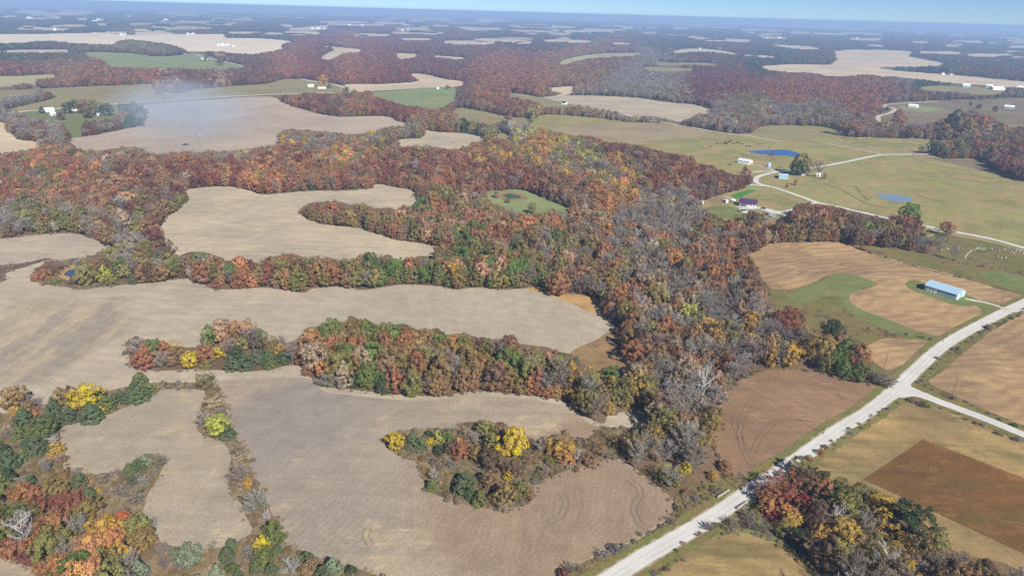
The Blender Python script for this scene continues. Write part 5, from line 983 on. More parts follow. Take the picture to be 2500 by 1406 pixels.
rest = ~single
scatter('forest', 'red, rust, olive and grey autumn woods filling the valley', 'woods', P1[rest], 0.0, np.array([KI[k] for k in K1[rest]]),
        np.c_[W1[rest] * RNG.uniform(0.82, 1.18, rest.sum()), W1[rest] * RNG.uniform(0.82, 1.18, rest.sum()), H1[rest]], RNG.uniform(0, 6.28, rest.sum()), tints(C1[rest]), pcol)
P2, H2, X2 = wood_points(2600, 5200, 17.0, 15.0, 2.0)
K2, C2 = choose(X2, P2); W2 = RNG.uniform(17, 25, len(P2))
P3, H3, X3 = wood_points(5200, 15000, 52.0, 15.0, 2.5)
K3, C3 = choose(X3, P3); W3 = RNG.uniform(50, 85, len(P3))
PF, HF, KF, CF, WF = np.r_[P2, P3], np.r_[H2, H3], np.r_[K2, K3], np.r_[C2, C3], np.r_[W2, W3]
KF = np.array(['flat%d' % (i % 2) if not k.startswith('bare') else 'thin%d' % (i % 2) for i, k in enumerate(KF)], object)
scatter('forest', 'hazy maroon and blue woods stretching to the horizon', 'woods', PF, 0.0, np.array([KI[k] for k in KF]),
        np.c_[WF, WF, HF], RNG.uniform(0, 6.28, len(PF)), tints(CF, 0.10), pcol)
print('TREES', TREES, 'forest', rest.sum(), 'far', len(P2), len(P3))

# ------------------------------------------------------------------ weeds and brush that nobody could count
def weed_points(step, n_keep, rmax, sel):
    xs = np.arange(-420, 420, step); ys = np.arange(110, rmax, step); X, Y = np.meshgrid(xs, ys)
    P = np.stack([X.ravel(), Y.ravel()], 1) + RNG.uniform(-0.5, 0.5, (X.size, 2)) * step
    px = proj(np.c_[P, np.zeros(len(P))]); m = mask_at(px) == 2
    ok = m & (px[:, 0] > -80) & (px[:, 0] < 2580) & (px[:, 1] < 1470)
    P, px = P[ok], px[ok]
    cl = np.sin(P[:, 0] * 0.09 + 1.3 * np.sin(P[:, 1] * 0.05)) + np.sin(P[:, 1] * 0.11 + P[:, 0] * 0.03) + RNG.normal(0, 0.7, len(P))
    k = np.argsort(-cl)[:n_keep] if sel else RNG.permutation(len(P))[:n_keep]
    return P[k]
WP = weed_points(2.2, 4600, 560, True)
wk = RNG.integers(0, 4, len(WP)); WK = np.array([KI[('scrub0', 'scrub1', 'bush0', 'bush1')[i]] for i in wk])
ws = (RNG.gamma(3.0, 0.40, len(WP)) + 0.4) * np.clip(330 / np.hypot(WP[:, 0], WP[:, 1]), 0.55, 1.0)
wc = np.array([LC[('grey_brown', 'grey', 'tan', 'brown', 'olive_brown', 'olive', 'tan', 'tan')[i]] for i in RNG.integers(0, 8, len(WP))])
wc = wc * np.where(wk >= 2, 0.8, 1.0)[:, None]
scatter('weeds', 'low brown and grey weeds and brush on unmown ground', 'weeds', WP, 0.0, WK, np.c_[ws, ws, ws * 0.62], RNG.uniform(0, 6.28, len(WP)), wc, pcol)
# brush lining the fields' edges and ditches
def along(lines, step, spread):
    out = []
    for T in lines:
        W = gnd_arr(smooth(T, False, 6)); L = np.r_[0, np.cumsum(np.linalg.norm(np.diff(W, axis=0), axis=1))]
        s = np.arange(0, L[-1], step) + RNG.uniform(-.5, .5, len(np.arange(0, L[-1], step))) * step
        out.append(np.c_[np.interp(s, L, W[:, 0]), np.interp(s, L, W[:, 1])] + RNG.normal(0, spread, (len(s), 2)))
    return np.concatenate(out)
DITCH = [[(1660, 1338), (1760, 1275), (1840, 1222)], [(2010, 1098), (2075, 1055), (2150, 1008), (2200, 985)], [(2225, 985), (2300, 1003), (2400, 1042), (2500, 1083)],
         [(2240, 935), (2300, 880), (2400, 812), (2500, 762)], [(2250, 940), (2330, 975), (2420, 1012), (2500, 1045)], [(1380, 1400), (1460, 1362), (1560, 1322)],
         [(2330, 641), (2400, 652), (2460, 662), (2500, 668)], [(2090, 606), (2139, 624), (2225, 648), (2328, 676), (2400, 684)], [(2120, 800), (2200, 818), (2280, 828)], [(1900, 790), (1980, 808), (2060, 815)],
         [(0, 660), (60, 645), (118, 632)], [(80, 668), (113, 645), (190, 634), (240, 625)], [(80, 682), (165, 700), (275, 697), (380, 688)], [(380, 942), (430, 944), (480, 942)], [(1640, 1260), (1620, 1285), (1560, 1318)], [(1310, 1182), (1370, 1156), (1440, 1138), (1500, 1122)],
         [(1700, 1190), (1760, 1172), (1830, 1175)], [(1745, 1090), (1757, 1130), (1785, 1160), (1815, 1170)], [(1745, 1040), (1757, 1000), (1770, 960), (1800, 935), (1860, 908)]]
DP = along(DITCH, 2.3, 1.0); n = len(DP); dk = RNG.integers(0, 4, n); ds = RNG.gamma(3.0, 0.42, n) + 0.4
dc = np.array([LC[('grey_brown', 'grey', 'mauve', 'brown', 'olive', 'green', 'grey_brown', 'tan')[i]] for i in RNG.integers(0, 8, n)])
scatter('weeds', 'dark brush lining ditches, banks and field edges', 'brush', DP, 0.0, np.array([KI[('scrub0', 'scrub1', 'bush0', 'bush1')[i]] for i in dk]), np.c_[ds, ds, ds * 0.62], RNG.uniform(0, 6.28, n), dc * 0.9, pcol)

xs = np.arange(-700, 700, 2.4); ys = np.arange(150, 820, 2.4); X, Y = np.meshgrid(xs, ys)
MP = np.stack([X.ravel(), Y.ravel()], 1) + RNG.uniform(-1.2, 1.2, (X.size, 2)); mpx = proj(np.c_[MP, np.zeros(len(MP))])
u_ = MP / np.linalg.norm(MP, axis=1)[:, None]; s_ = np.stack([-u_[:, 1], u_[:, 0]], 1); z0 = np.zeros(len(MP))
open_ = mask_at(mpx) == 1
near_w = np.zeros(len(MP), bool)
for v_ in (u_ * 2.0, s_ * 1.8, -s_ * 1.8, u_ * 1.0): near_w |= np.isin(mask_at(proj(np.c_[MP + v_, z0])), (0, 2))
near_w &= ~np.isin(mask_at(proj(np.c_[MP - u_ * 9.0, z0])), (0,))
ok = open_ & near_w & (mpx[:, 0] > -60) & (mpx[:, 0] < 2560) & (RNG.uniform(0, 1, len(MP)) < 0.8)
MP = MP[ok]; n = len(MP); mk = RNG.integers(0, 4, n); ms = RNG.gamma(2.6, 0.30, n) + 0.3
mc = np.array([LC[('grey_brown', 'tan', 'brown', 'olive_brown', 'olive', 'grey', 'tan', 'grey_brown')[i]] for i in RNG.integers(0, 8, n)])
scatter('weeds', 'ragged weedy margin between the woods and mown fields', 'weeds', MP, 0.0, np.array([KI[('scrub0', 'bush1', 'bush0', 'scrub1')[i]] for i in mk]), np.c_[ms * 1.2, ms * 1.2, ms * 0.6], RNG.uniform(0, 6.28, n), mc * 0.85, pcol)

# ------------------------------------------------------------------ buildings
def building(name, label, A, B, depth, wall_h, rise, mw, mr, cat='building', over=0.4, doors=(), windows=(), end_doors=(), group=None, stripes=None):
    """A, B: photo pixels of the two feet of the long wall that faces us; depth in metres away from us; doors: (from, to, height, material) along that wall"""
    a, b = gnd(*A), gnd(*B); L = float(np.linalg.norm(b - a)); rz = math.atan2(b[1] - a[1], b[0] - a[0])
    o = empty(name, (a[0], a[1], 0.45), rz); tag(o, label, cat, group)
    bm = bmesh.new(); Dp = depth
    v = [bm.verts.new(p) for p in ((0, 0, -0.6), (L, 0, -0.6), (L, Dp, -0.6), (0, Dp, -0.6), (0, 0, wall_h), (L, 0, wall_h), (L, Dp, wall_h), (0, Dp, wall_h), (0, Dp / 2, wall_h + rise - 0.08), (L, Dp / 2, wall_h + rise - 0.08))]
    for f in ((0, 1, 5, 4), (1, 2, 6, 9, 5), (2, 3, 7, 6), (3, 0, 4, 8, 7), (4, 5, 9, 8), (6, 7, 8, 9)): bm.faces.new([v[i] for i in f])
    bm_obj('wall', bm, mw, o)
    def slab(x0, x1, nm, mat, parent):
        bm = bmesh.new(); k = rise / (Dp / 2); t = 0.14
        for s in (0, 1):
            y0, y1 = (-over, Dp / 2) if s == 0 else (Dp + over, Dp / 2)
            z0, z1 = wall_h - over * k, wall_h + rise
            q = [bm.verts.new(p) for p in ((x0, y0, z0), (x1, y0, z0), (x1, y1, z1), (x0, y1, z1), (x0, y0, z0 + t), (x1, y0, z0 + t), (x1, y1, z1 + t), (x0, y1, z1 + t))]
            for f in ((0, 3, 2, 1), (4, 5, 6, 7), (0, 1, 5, 4), (1, 2, 6, 5), (2, 3, 7, 6), (3, 0, 4, 7)): bm.faces.new([q[i] for i in f])
        bmesh.ops.recalc_face_normals(bm, faces=bm.faces)
        return bm_obj(nm, bm, mat, parent)
    if stripes:
        n = stripes; rf = slab(-over, -over + 0.3, 'roof', mr, o)
        xs = np.linspace(-over + 0.3, L + over, n + 1)
        for i in range(n): slab(xs[i], xs[i + 1], 'roof_panel', mr if i % 2 else M_WHITE, rf)
    else: rf = slab(-over, L + over, 'roof', mr, o)
    for x0, x1, h, m in doors: box_obj('door', m, o, x0 * L, x1 * L, -0.06, 0.02, -0.4, h)
    for x0, x1, z0, z1 in windows: box_obj('window', M_GLASS, o, x0 * L, x1 * L, -0.05, 0.02, z0, z1)
    for y0, y1, h, m in end_doors: box_obj('door', m, o, L - 0.02, L + 0.06, y0 * Dp, y1 * Dp, -0.4, h)
    return o

big_barn = building('barn', 'long pale blue steel barn with green end door in the mown field', (2255, 709), (2334, 733), 13.0, 3.5, 2.3, M_STEEL, M_BLUEROOF, 'barn', 0.35,
         doors=[(0.02, 0.08, 2.9, M_BLUEROOF), (0.09, 0.14, 2.9, M_WHITE), (0.19, 0.245, 2.9, M_WHITE), (0.28, 0.40, 2.9, M_WHITE), (0.42, 0.95, 2.8, M_BLUEROOF)], end_doors=[(0.3, 0.68, 3.4, M_GREEN), (0.03, 0.22, 4.0, M_WHITE), (0.75, 0.9, 3.6, M_WHITE)])
rf_ = next(c for c in big_barn.children if c.name.startswith('roof')); Lb_ = float(np.linalg.norm(gnd(2334, 733) - gnd(2255, 709)))
for x in np.arange(0.6, Lb_, 1.25):
    bm = bmesh.new(); k_ = 2.3 / 6.5
    for y0, y1 in ((-0.34, 6.45), (13.34, 6.55)):
        z0_, z1_ = 3.5 - 0.34 * k_ + 0.14, 3.5 + 2.3 + 0.12
        q = [bm.verts.new(p) for p in ((x, y0, z0_), (x + 0.09, y0, z0_), (x + 0.09, y1, z1_), (x, y1, z1_), (x, y0, z0_ + 0.08), (x + 0.09, y0, z0_ + 0.08), (x + 0.09, y1, z1_ + 0.08), (x, y1, z1_ + 0.08))]
        for f in ((4, 5, 6, 7), (0, 1, 5, 4), (1, 2, 6, 5), (3, 0, 4, 7)): bm.faces.new([q[i] for i in f])
    bm_obj('roof_seam', bm, M_STEEL, rf_)
box_obj('ridge_cap', M_WHITE, rf_, -0.36, Lb_ + 0.36, 6.3, 6.7, 5.86, 5.99)
h = building('house', 'white house with purple metal roof at the end of the driveway', (1804, 503), (1845, 508), 10.5, 3.3, 3.2, M_WHITE, M_PURPLE, 'house', 0.7,
         doors=[(0.30, 0.36, 2.1, M_GLASS), (0.84, 0.90, 2.2, M_DARK)], windows=[(0.08, 0.16, 0.9, 2.1), (0.19, 0.26, 0.9, 2.1), (0.45, 0.55, 0.9, 2.1), (0.62, 0.74, 0.9, 2.1)], end_doors=[(0.12, 0.42, 2.5, M_DARK), (0.55, 0.85, 2.5, M_GLASS)])
box_obj('porch', M_CONC, h, -1.0, 8.0, -3.4, -0.05, -0.5, 0.0); box_obj('porch_roof', M_PURPLE, h, 1.2, 8.2, -2.6, -0.72, 2.35, 2.5)
for x in (1.4, 4.6, 7.9): box_obj('porch_post', M_WHITE, h, x, x + 0.18, -2.5, -2.3, 0.0, 2.35)
building('barn', 'white cattle barn with striped steel roof by the silo', (1800, 398), (1828, 403), 9.0, 3.4, 2.0, M_WHITE, M_BLUEROOF, 'barn', 0.3, end_doors=[(0.3, 0.7, 3.0, M_BROWNROOF)], stripes=10)
building('shed', 'pale blue metal shed beside the big pasture tree', (1901, 437), (1923, 439), 13.0, 3.2, 1.5, M_STEEL, M_BLUEROOF, 'shed', 0.3, doors=[(0.1, 0.9, 0.1, M_BLUEROOF)], end_doors=[(0.1, 0.35, 2.8, M_WHITE), (0.45, 0.7, 2.8, M_WHITE)])
building('shed', 'small white shed east of the big pasture tree', (1993, 432), (2002, 433), 5.0, 2.6, 1.6, M_WHITE, M_WHITE, 'shed', 0.2, doors=[(0.25, 0.6, 2.1, M_DARK)])
building('house', 'small white house tucked behind the big pasture tree', (1957, 429), (1967, 430), 6.0, 2.8, 1.8, M_WHITE, M_GREY, 'house', 0.3, windows=[(0.2, 0.4, .9, 2.0), (0.6, 0.8, .9, 2.0)])
building('house', 'white gabled house with brown roof at the maroon woods', (1648, 421), (1670, 423), 11.0, 3.4, 3.0, M_WHITE, M_BROWNROOF, 'house', 0.4, windows=[(0.5, 0.6, .9, 2.1), (0.75, 0.85, .9, 2.1)])
building('house', 'house with bright blue roof half hidden by trees', (2196, 551), (2216, 554), 9.0, 4.0, 3.4, M_WHITE, M_BLUE, 'house', 0.4)
building('shed', 'tiny white shed beside the dirt pen', (1709, 498), (1716, 499), 3.0, 2.2, 1.0, M_WHITE, M_GREY, 'shed', 0.15, doors=[(0.2, 0.7, 1.8, M_DARK)])
building('shed', 'grey open shed at the dirt pen', (1766, 494), (1772, 496), 3.0, 2.2, 0.9, M_WHITE, M_BLUEROOF, 'shed', 0.2, doors=[(0.1, 0.9, 1.8, M_DARK)])
building('shed', 'small white playhouse between pen and purple roofed house', (1784, 494), (1791, 496), 2.5, 2.0, 1.2, M_WHITE, M_WHITE, 'shed', 0.15)
building('house', 'long farmhouse with brown roof among the gold trees', (2119, 333), (2144, 334), 12.0, 3.2, 3.0, M_WHITE, M_BROWNROOF, 'house', 0.5)
building('barn', 'pale blue roofed barn beside the brown roofed farmhouse', (2101, 331), (2118, 333), 14.0, 3.6, 2.4, M_STEEL, M_BLUEROOF, 'barn', 0.3, doors=[(0.2, 0.6, 2.8, M_DARK)])
building('shed', 'small white and blue shed past the brown roofed farmhouse', (2154, 330), (2164, 331), 7.0, 2.8, 1.6, M_WHITE, M_STEEL, 'shed', 0.3)
building('shed', 'low white shed at the dusty drive', (2196, 335), (2210, 336), 7.0, 2.6, 1.2, M_WHITE, M_WHITE, 'shed', 0.3)
building('house', 'white roofed house on the pale green lawn', (2217, 262), (2238, 264), 14.0, 3.4, 2.6, M_WHITE, M_WHITE, 'house', 0.4)
building('shed', 'pale roofed shed in the dull brown pasture', (2451, 265), (2475, 267), 16.0, 4.0, 2.4, M_STEEL, M_WHITE, 'shed', 0.3)
building('house', 'long white farmhouse beside the far lane', (110, 275), (134, 273), 12.0, 3.6, 2.4, M_WHITE, M_WHITE, 'house', 0.4)
building('garage', 'white garage behind the long white farmhouse', (126, 284), (138, 283), 9.0, 3.2, 1.6, M_WHITE, M_WHITE, 'garage', 0.3, doors=[(0.2, 0.8, 2.5, M_GREY)])
building('house', 'white cottage in the trees of the far green lawn', (180, 272), (190, 271), 9.0, 3.2, 2.0, M_WHITE, M_GREY, 'house', 0.3)
building('shed', 'white open shed at the lawn edge above brown stubble', (240, 284), (251, 283), 9.0, 3.4, 1.2, M_WHITE, M_WHITE, 'shed', 0.3, doors=[(0.15, 0.85, 2.4, M_DARK)])
building('house', 'brown roofed house under the golden tree by the lane', (776, 217), (796, 217), 14.0, 3.6, 3.0, M_WHITE, M_BROWNROOF, 'house', 0.4)
building('shed', 'low white roofed shed near the golden tree', (752, 213), (766, 213), 12.0, 3.2, 1.8, M_WHITE, M_WHITE, 'shed', 0.3)
building('shed', 'small white shed at the corner of the green field', (1066, 218), (1072, 218), 6.0, 3.0, 1.6, M_WHITE, M_GREY, 'shed', 0.2)
building('house', 'white house showing through the maroon lane trees', (1182, 208), (1194, 208), 12.0, 6.0, 3.4, M_WHITE, M_WHITE, 'house', 0.4)
building('house', 'house with teal roof at the wood edge', (1279, 262), (1293, 263), 12.0, 4.0, 3.6, M_WHITE, M_GREEN, 'house', 0.4)
building('house', 'dark roofed house beside the pale straw field', (1370, 255), (1380, 256), 9.0, 3.0, 2.2, M_WHITE, M_DARK, 'house', 0.4)
building('house', 'white house at the grey wood edge', (1745, 280), (1768, 282), 11.0, 3.4, 2.2, M_WHITE, M_GREY, 'house', 0.4)
building('barn', 'navy roofed barn beside the white house', (1776, 282), (1788, 283), 12.0, 4.6, 2.6, M_DARK, M_BLUE, 'barn', 0.3)
for i, (x0, x1, y, lb) in enumerate([(2350, 2369, 213, 'long white cattle shed with blue wall on tan cropland'), (2406, 2418, 214, 'small white shed between the two big cattle sheds'), (2424, 2453, 220, 'big white hoop roofed shed on tan cropland'), (2483, 2498, 218, 'white shed at the tree clump past the hoop shed')]):
    building('shed', lb, (x0, y), (x1, y + 1), 22.0, 5.0, 3.5, M_STEEL if i == 0 else M_WHITE, M_WHITE, 'shed', 0.3)

# farmsteads and houses far off: one modest house, copied
def copy_tree(o, parent=None):
    c = o.copy(); COL.objects.link(c); c.parent = parent
    for ch in o.children: copy_tree(ch, c)
    return c
proto = building('farmhouse', 'small white farm building far off among the woods', (540, 113), (548, 113), 16.0, 6.0, 4.0, M_WHITE, M_WHITE, 'house', 0.4, group='far white farm buildings')
FARH = [(530, 113), (552, 112), (566, 114), (446, 134), (490, 145), (503, 148), (455, 84), (466, 84), (448, 83), (292, 87), (304, 86), (340, 70), (350, 70), (322, 70), (357, 71), (1068, 51), (1078, 52), (1090, 50), (1100, 49), (1657, 121), (1706, 120), (1746, 169), (1758, 168), (760, 71), (772, 72), (790, 74), (800, 73), (700, 52),
        (235, 50), (270, 35), (290, 36), (305, 36), (345, 36), (400, 50), (205, 53), (225, 55), (660, 38), (600, 60), (1175, 48), (1180, 50), (1250, 72), (1150, 85), (995, 75), (980, 76), (1650, 96), (1680, 97), (1860, 97), (1870, 96), (1900, 95), (1980, 96), (2310, 160), (2340, 148), (2370, 160), (2405, 160), (2440, 153), (2300, 183), (2320, 184), (2210, 172), (2350, 172), (1540, 59), (1640, 58), (2060, 94), (2090, 96),
        (1460, 95), (1470, 96), (850, 63), (880, 64), (130, 75), (30, 44), (65, 46), (1320, 60), (1350, 66), (2130, 110), (2200, 100), (2400, 98), (2450, 85)]
for i, (x, y) in enumerate(FARH):
    c = copy_tree(proto); b = gnd(x, y); c.location = (b[0], b[1], 0.3); c.rotation_euler = (0, 0, random.uniform(-0.6, 0.6))
    dd = math.hypot(b[0], b[1]); k = min(max(dd / 4600.0, 0.5), 1.9) * random.uniform(0.6, 1.1); L0 = 8 * dd / FPX
    c.scale = (k * random.uniform(0.8, 1.8), k, min(k, 1.5))

# grain bin
b = gnd(1876, 409); o = empty('grain_bin', (b[0], b[1], 0.4)); tag(o, 'round blue steel grain bin beside the cattle barn', 'grain bin')
def lathe(name, prof, mat, parent, k=20):
    V, F = [], []
    for r, z in prof:
        for i in range(k): V.append((r * math.cos(2 * math.pi * i / k), r * math.sin(2 * math.pi * i / k), z))
    for j in range(len(prof) - 1):
        for i in range(k): F.append((j * k + i, j * k + (i + 1) % k, (j + 1) * k + (i + 1) % k, (j + 1) * k + i))
    return link(name, mesh_np(name, V, F), mat, parent)
pr_ = [(2.4, -0.4)]
for i in range(9): pr_ += [(2.4, i * 0.5), (2.46, i * 0.5 + 0.25)]
lathe('wall', pr_ + [(2.4, 4.6)], M_STEEL, o); lathe('roof', [(2.6, 4.5), (0.5, 5.7), (0.45, 5.9), (0.01, 6.0)], M_BLUEROOF, o); box_obj('door', M_GREY, o, -0.4, 0.4, -2.55, -2.35, 0.2, 1.9)

# pool
b = gnd(1814, 517); o = empty('swimming_pool', (b[0], b[1], 0.4)); tag(o, 'round white walled garden pool with dark cover', 'pool')
lathe('wall', [(4.0, -0.3), (4.0, 1.2), (4.15, 1.25), (4.15, 1.3), (3.75, 1.3), (3.75, 1.0)], M_WHITE, o, 28); lathe('cover', [(3.76, 1.08), (2.0, 1.02), (0.01, 1.0)], M_DARK, o, 28)

# ------------------------------------------------------------------ vehicles
def car(label, px, rz, col, truck=False, name='parked_car', cat='car'):
    b = gnd(*px); o = empty(name, (b[0], b[1], 0.46), rz); tag(o, label, cat)
    m = mat_plain('car paint ' + label[:12], col, 0.35, 0.5, 0, 0.04)
    Lc, Wc = (5.6, 2.0) if truck else (4.6, 1.8)
    bm = bmesh.new(); v = box_bm(bm, -Lc / 2, Lc / 2, -Wc / 2, Wc / 2, 0.35, 0.95)
    bmesh.ops.bevel(bm, geom=list(bm.edges), offset=0.12, segments=2, affect='EDGES'); bm_obj('body', bm, m, o)
    x0, x1 = (-0.4, 1.2) if truck else (-1.5, 0.8)
    bm = bmesh.new(); v = box_bm(bm, x0, x1, -Wc / 2 + 0.1, Wc / 2 - 0.1, 0.9, 1.65)
    for q in v[4:]: q.co.x = q.co.x * 0.78 + (x0 + x1) / 2 * 0.22; q.co.y *= 0.86
    cb = bm_obj('cabin', bm, M_GLASS, o); box_obj('cabin_roof', m, cb, x0 * 0.8 + x1 * 0.2, x1 * 0.8 + x0 * 0.2, -Wc / 2 + 0.2, Wc / 2 - 0.2, 1.64, 1.70)
    if truck: box_obj('cargo_bed', M_DARK, o, -Lc / 2 + 0.2, -0.6, -Wc / 2 + 0.2, Wc / 2 - 0.2, 0.94, 0.97)
    for sx in (-1, 1):
        for sy in (-1, 1):
            bm = bmesh.new(); bmesh.ops.create_cone(bm, cap_ends=True, segments=14, radius1=0.36, radius2=0.36, depth=0.24, matrix=Matrix.Translation((sx * Lc * 0.31, sy * (Wc / 2 - 0.08), 0.36)) @ Matrix.Rotation(math.pi / 2, 4, 'X'))
            bm_obj('wheel', bm, M_TYRE, o)
    return o
car('black car on the driveway beside the purple roofed house', (1863, 511), -0.3, C(30, 32, 36))
car('red pickup truck parked below the driveway', (1864, 526), 0.6, C(200, 40, 34), True, 'pickup_truck', 'pickup')
car('dark blue car parked next to the red pickup', (1872, 525), 0.5, C(50, 66, 96))
car('silver car parked next to the dark blue car', (1880, 527), 0.5, C(200, 206, 212))
car('grey car parked on the trodden brown yard', (1869, 537), -0.4, C(120, 126, 132))
car('pale car parked at the yard end past the silver car', (1887, 531), 0.2, C(190, 200, 206))
car('white car on the gravel loop by the pasture lane', (2290, 561), -0.2, C(236, 238, 240))
car('white pickup truck in the smoky stubble field', (486, 331), 0.2, C(236, 238, 240), True, 'pickup_truck', 'pickup')
car('red car at the edge of the maroon woods', (2284, 379), 0.1, C(190, 36, 32))
b = gnd(1911, 528); o = empty('boat_trailer', (b[0], b[1], 0.46), -0.7); tag(o, 'white boat trailer beside the driveway bend', 'trailer')
bm = bmesh.new(); v = box_bm(bm, -3.2, 3.0, -1.0, 1.0, 0.5, 1.3)
for q in v:
    if q.co.x > 0: q.co.y *= 0.25
    if q.co.z < 1: q.co.y *= 0.6
bm_obj('hull', bm, M_WHITE, o); box_obj('deck', M_GREEN, o, -2.6, 0.6, -0.7, 0.7, 1.31, 1.36); box_obj('drawbar', M_GREY, o, 2.6, 4.4, -0.08, 0.08, 0.45, 0.58)
for sy in (-1, 1):
    bm = bmesh.new(); bmesh.ops.create_cone(bm, cap_ends=True, segments=12, radius1=0.33, radius2=0.33, depth=0.22, matrix=Matrix.Translation((-0.8, sy * 1.05, 0.33)) @ Matrix.Rotation(math.pi / 2, 4, 'X')); bm_obj('wheel', bm, M_TYRE, o)

# ------------------------------------------------------------------ cattle: one continuous body grown over a skeleton
sk = bpy.data.meshes.new('cow skeleton')
J = [(0, 0, 1.05), (0.55, 0, 1.08), (-0.6, 0, 1.1), (0.95, 0, 1.15), (1.25, 0, 1.0), (1.5, 0, 0.85), (-0.85, 0, 1.05), (-0.95, 0, 0.6)]
Ed = [(0, 1), (0, 2), (1, 3), (3, 4), (4, 5), (2, 6), (6, 7)]; Rr = [0.42, 0.36, 0.36, 0.24, 0.19, 0.12, 0.14, 0.03]
for jx, top in ((0.55, 1), (-0.6, 2)):
    for sy in (-1, 1):
        i = len(J); J += [(jx, sy * 0.22, 0.7), (jx + 0.04, sy * 0.22, 0.38), (jx, sy * 0.22, 0.02)]; Rr += [0.15, 0.085, 0.07]; Ed += [(top, i), (i, i + 1), (i + 1, i + 2)]
sk.from_pydata(J, Ed, []); so = bpy.data.objects.new('cow', sk); COL.objects.link(so)
so.modifiers.new('skin', 'SKIN'); so.modifiers.new('sub', 'SUBSURF').levels = 1
for i, r in enumerate(Rr): sk.skin_vertices[0].data[i].radius = (r, r); sk.skin_vertices[0].data[i].use_root = (i == 0)
dg = bpy.context.evaluated_depsgraph_get(); cow_me = bpy.data.meshes.new_from_object(so.evaluated_get(dg)); bpy.data.objects.remove(so)
cow_me.materials.clear(); cow_me.materials.append(M_BLACKCOW)
COWS = [(1749, 353), (1753, 351), (1760, 352), (1767, 352), (1769, 350), (1771, 353), (1773, 351), (1775, 353), (1772, 349), (1778, 348), (1781, 349), (1784, 347), (1785, 345), (1787, 352), (1793, 352), (1799, 350), (1803, 351), (1808, 352), (1814, 354), (1821, 359), (1827, 359), (1830, 359), (1832, 359), (1853, 354), (1878, 362), (1735, 359)]
for x, y in COWS:
    b = gnd(x, y); o = link('cow', cow_me, None, None, (b[0], b[1], 0.14)); o.rotation_euler = (0, 0, random.uniform(0, 6.28)); o.scale = (1.25,) * 3
    tag(o, 'black cow grazing the pasture above the deep blue pond', 'cow', 'black cattle in the pasture')

# ------------------------------------------------------------------ graves, poles, bales, rails, fire
bm = bmesh.new(); pts = [(-0.4, 0), (-0.4, 0.9)] + [(-0.4 * math.cos(a), 0.9 + 0.3 * math.sin(a)) for a in np.linspace(0.3, math.pi - 0.3, 6)] + [(0.4, 0.9), (0.4, 0)]
f = bm.faces.new([bm.verts.new((x, -0.1, z + 0.15)) for x, z in pts]); r = bmesh.ops.extrude_face_region(bm, geom=[f]); bmesh.ops.translate(bm, verts=[g for g in r['geom'] if isinstance(g, bmesh.types.BMVert)], vec=(0, 0.2, 0))
box_bm(bm, -0.6, 0.6, -0.25, 0.25, -0.3, 0.16); bmesh.ops.recalc_face_normals(bm, faces=bm.faces)
gm = bpy.data.meshes.new('gravestone'); bm.to_mesh(gm); bm.free(); gm.materials.append(M_STONE)
GR = [(2296, 609), (2299, 612), (2311, 608), (2315, 611), (2321, 615), (2330, 610), (2340, 608), (2357, 627), (2360, 624), (2362, 621), (2366, 618), (2369, 616), (2371, 614), (2378, 613), (2382, 610), (2385, 608), (2388, 611), (2390, 607), (2394, 610), (2398, 612), (2401, 609), (2405, 612), (2420, 609), (2422, 611), (2440, 613), (2450, 612), (2455, 610), (2460, 613), (2464, 608), (2468, 616), (2472, 618), (2476, 620), (2480, 614), (2485, 612), (2488, 617), (2492, 613), (2497, 620), (2436, 628), (2445, 632), (2455, 631), (2354, 630), (2358, 631)]
for x, y in GR:
    b = gnd(x, y); o = link('gravestone', gm, None, None, (b[0], b[1], 0.42)); o.rotation_euler = (0, 0, 0.3 + random.uniform(-.25, .25)); k = random.uniform(0.6, 1.0); o.scale = (k, k, k)
    tag(o, 'pale gravestone in the rough grass below the pasture lane', 'gravestone', 'gravestones by the lane')

def pole(px, lab):
    b = gnd(*px); o = empty('utility_pole', (b[0], b[1], 0), -0.3); tag(o, lab, 'pole', lab)
    V, F = [], []; tube(V, F, (0, 0, 0), (0, 0, 11), 0.17, 0.11, 8); link('post', mesh_np('post', np.array(V), np.array(F)), M_WOOD, o)
    box_obj('crossarm', M_WOOD, o, -1.2, 1.2, -0.06, 0.06, 10.1, 10.25)
    for x in (-1.1, -0.4, 0.4, 1.1): box_obj('insulator', M_CONC, o, x - 0.05, x + 0.05, -0.05, 0.05, 10.25, 10.45)
for p in ((1883, 464), (1900, 503), (1908, 411), (2038, 504), (2440, 571), (2500, 584)): pole(p, 'wooden utility pole beside the pasture lane')
for p in ((2325, 966), (2158, 902), (2302, 836), (2441, 752), (2010, 1060), (1800, 1195), (2490, 718)): pole(p, 'wooden utility pole beside the white gravel road')

bm = bmesh.new(); bmesh.ops.create_cone(bm, cap_ends=True, segments=16, radius1=0.9, radius2=0.9, depth=1.5, matrix=Matrix.Rotation(math.pi / 2, 4, 'X')); bmesh.ops.bevel(bm, geom=[e for e in bm.edges if len(e.link_faces) == 2 and max(len(q.verts) for q in e.link_faces) > 4], offset=0.15, segments=2, affect='EDGES')
hm_ = bpy.data.meshes.new('hay_bale'); bm.to_mesh(hm_); bm.free(); hm_.materials.append(M_HAY)
for i in range(16):
    x = 2091 + i * 2.5; b = gnd(x, 339.5 - 0.12 * i + random.uniform(-.4, .4)); o = link('hay_bale', hm_, None, None, (b[0], b[1], 1.0)); o.rotation_euler = (0, 0, random.uniform(0, 3))
    tag(o, 'round hay bale in the row below the brown roofed farmhouse', 'hay bale', 'hay bales in a row')

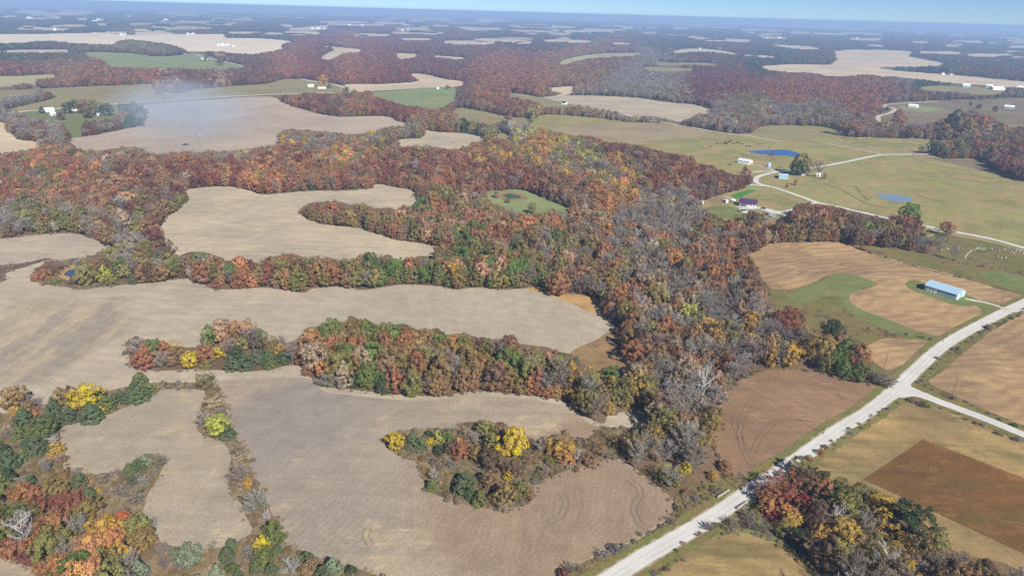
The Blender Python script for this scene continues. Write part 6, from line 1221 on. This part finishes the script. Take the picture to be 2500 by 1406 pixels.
def rail(label, A, B, wing=None):
    a, b = gnd(*A), gnd(*B); L = float(np.linalg.norm(b - a)); o = empty('bridge_rail', (a[0], a[1], 0.3), math.atan2(b[1] - a[1], b[0] - a[0])); tag(o, label, 'bridge rail')
    box_obj('rail', M_CONC, o, 0, L, -0.3, 0.3, 0.55, 0.95)
    for x in np.linspace(0.4, L - 0.4, 4): box_obj('post', M_CONC, o, x - 0.2, x + 0.2, -0.2, 0.2, -0.4, 0.55)
    if wing: box_obj('wing_wall', M_CONC, o, L * 0.5, L * 0.5 + 0.4, -wing, -0.3, -0.4, 0.5)
rail('pale concrete culvert rail beside the creek grove', (1799, 1245), (1825, 1229), 4.5)
rail('pale concrete culvert rail on the creek woods side of the road', (1751, 1218), (1780, 1200))

b = gnd(452, 354); o = empty('brush_fire', (b[0], b[1], 0.2)); tag(o, 'smouldering dark brush pile under the smoke', 'fire')
V, F = [], []
for i in range(70):
    a = random.uniform(0, 6.28); r = random.uniform(0, 5.0); z = max(0.1, 1.8 - r * 0.35); d = np.array([random.gauss(0, 1), random.gauss(0, 1), random.gauss(0, .25)]); d /= np.linalg.norm(d)
    c = np.array([r * math.cos(a), r * math.sin(a), random.uniform(0.1, z)]); tube(V, F, c - d * 1.3, c + d * 1.3, 0.10, 0.05, 4)
link('branches', mesh_np('branches', np.array(V), np.array(F)), M_ASH, o)
V, F = [], [];
lathe('ash_heap', [(4.0, -0.1), (3.0, 0.3), (1.5, 0.5), (0.01, 0.6)], M_ASH, o, 18)

# ------------------------------------------------------------------ smoke and haze: real air
def smoke(label, px, z, radii, rz, dens, ns, tilt=0.0):
    b = gnd(*px)
    bm = bmesh.new(); bmesh.ops.create_icosphere(bm, subdivisions=3, radius=1.0)
    o = bm_obj('smoke', bm, None); o.location = (b[0], b[1], z); o.scale = radii; o.rotation_euler = (tilt, 0, rz); tag(o, label, 'smoke', kind='stuff')
    q = NB('smoke air ' + label[:8]); tc = q.n('ShaderNodeTexCoord').outputs['Object']
    ln = q.n('ShaderNodeVectorMath', operation='LENGTH'); q.l(tc, ln.inputs[0])
    f1 = q.math('SUBTRACT', 1.0, ln.outputs['Value'], True); fall = q.math('POWER', f1, 1.4)
    nz = q.rng(q.noise(tc, ns, 4, 0.6, 0.8), 0.32, 0.68, 0.15, 1.0)
    pv = q.n('ShaderNodeVolumePrincipled'); pv.inputs['Color'].default_value = (0.74, 0.86, 1.0, 1); pv.inputs['Anisotropy'].default_value = 0.0
    q.l(q.math('MULTIPLY', q.math('MULTIPLY', fall, nz), dens), pv.inputs['Density']); q.l(pv.outputs[0], q.out.inputs['Volume'])
    o.data.materials.clear(); o.data.materials.append(q.m)
_a, _b = gnd(462, 352), gnd(400, 215); SMOKE_RZ = math.atan2(-(_b[0] - _a[0]), _b[1] - _a[1])
smoke('veil of blue smoke drifting from the smouldering brush pile', (452, 300), 26, (125, 420, 25.5), SMOKE_RZ, 0.017, 1.6, 0.0)

bm = bmesh.new(); box_bm(bm, -71000, 71000, -71000, 71000, -1.2, 174.0)
hz_o = bm_obj('haze', bm, None); tag(hz_o, 'thin blue autumn haze over the whole countryside', 'haze', kind='stuff')
q = NB('haze air'); pv = q.n('ShaderNodeVolumePrincipled'); pv.inputs['Color'].default_value = (0.44, 0.65, 1.0, 1); pv.inputs['Density'].default_value = 0.00014; pv.inputs['Anisotropy'].default_value = 0.0
q.l(pv.outputs[0], q.out.inputs['Volume']); hz_o.data.materials.clear(); hz_o.data.materials.append(q.m)
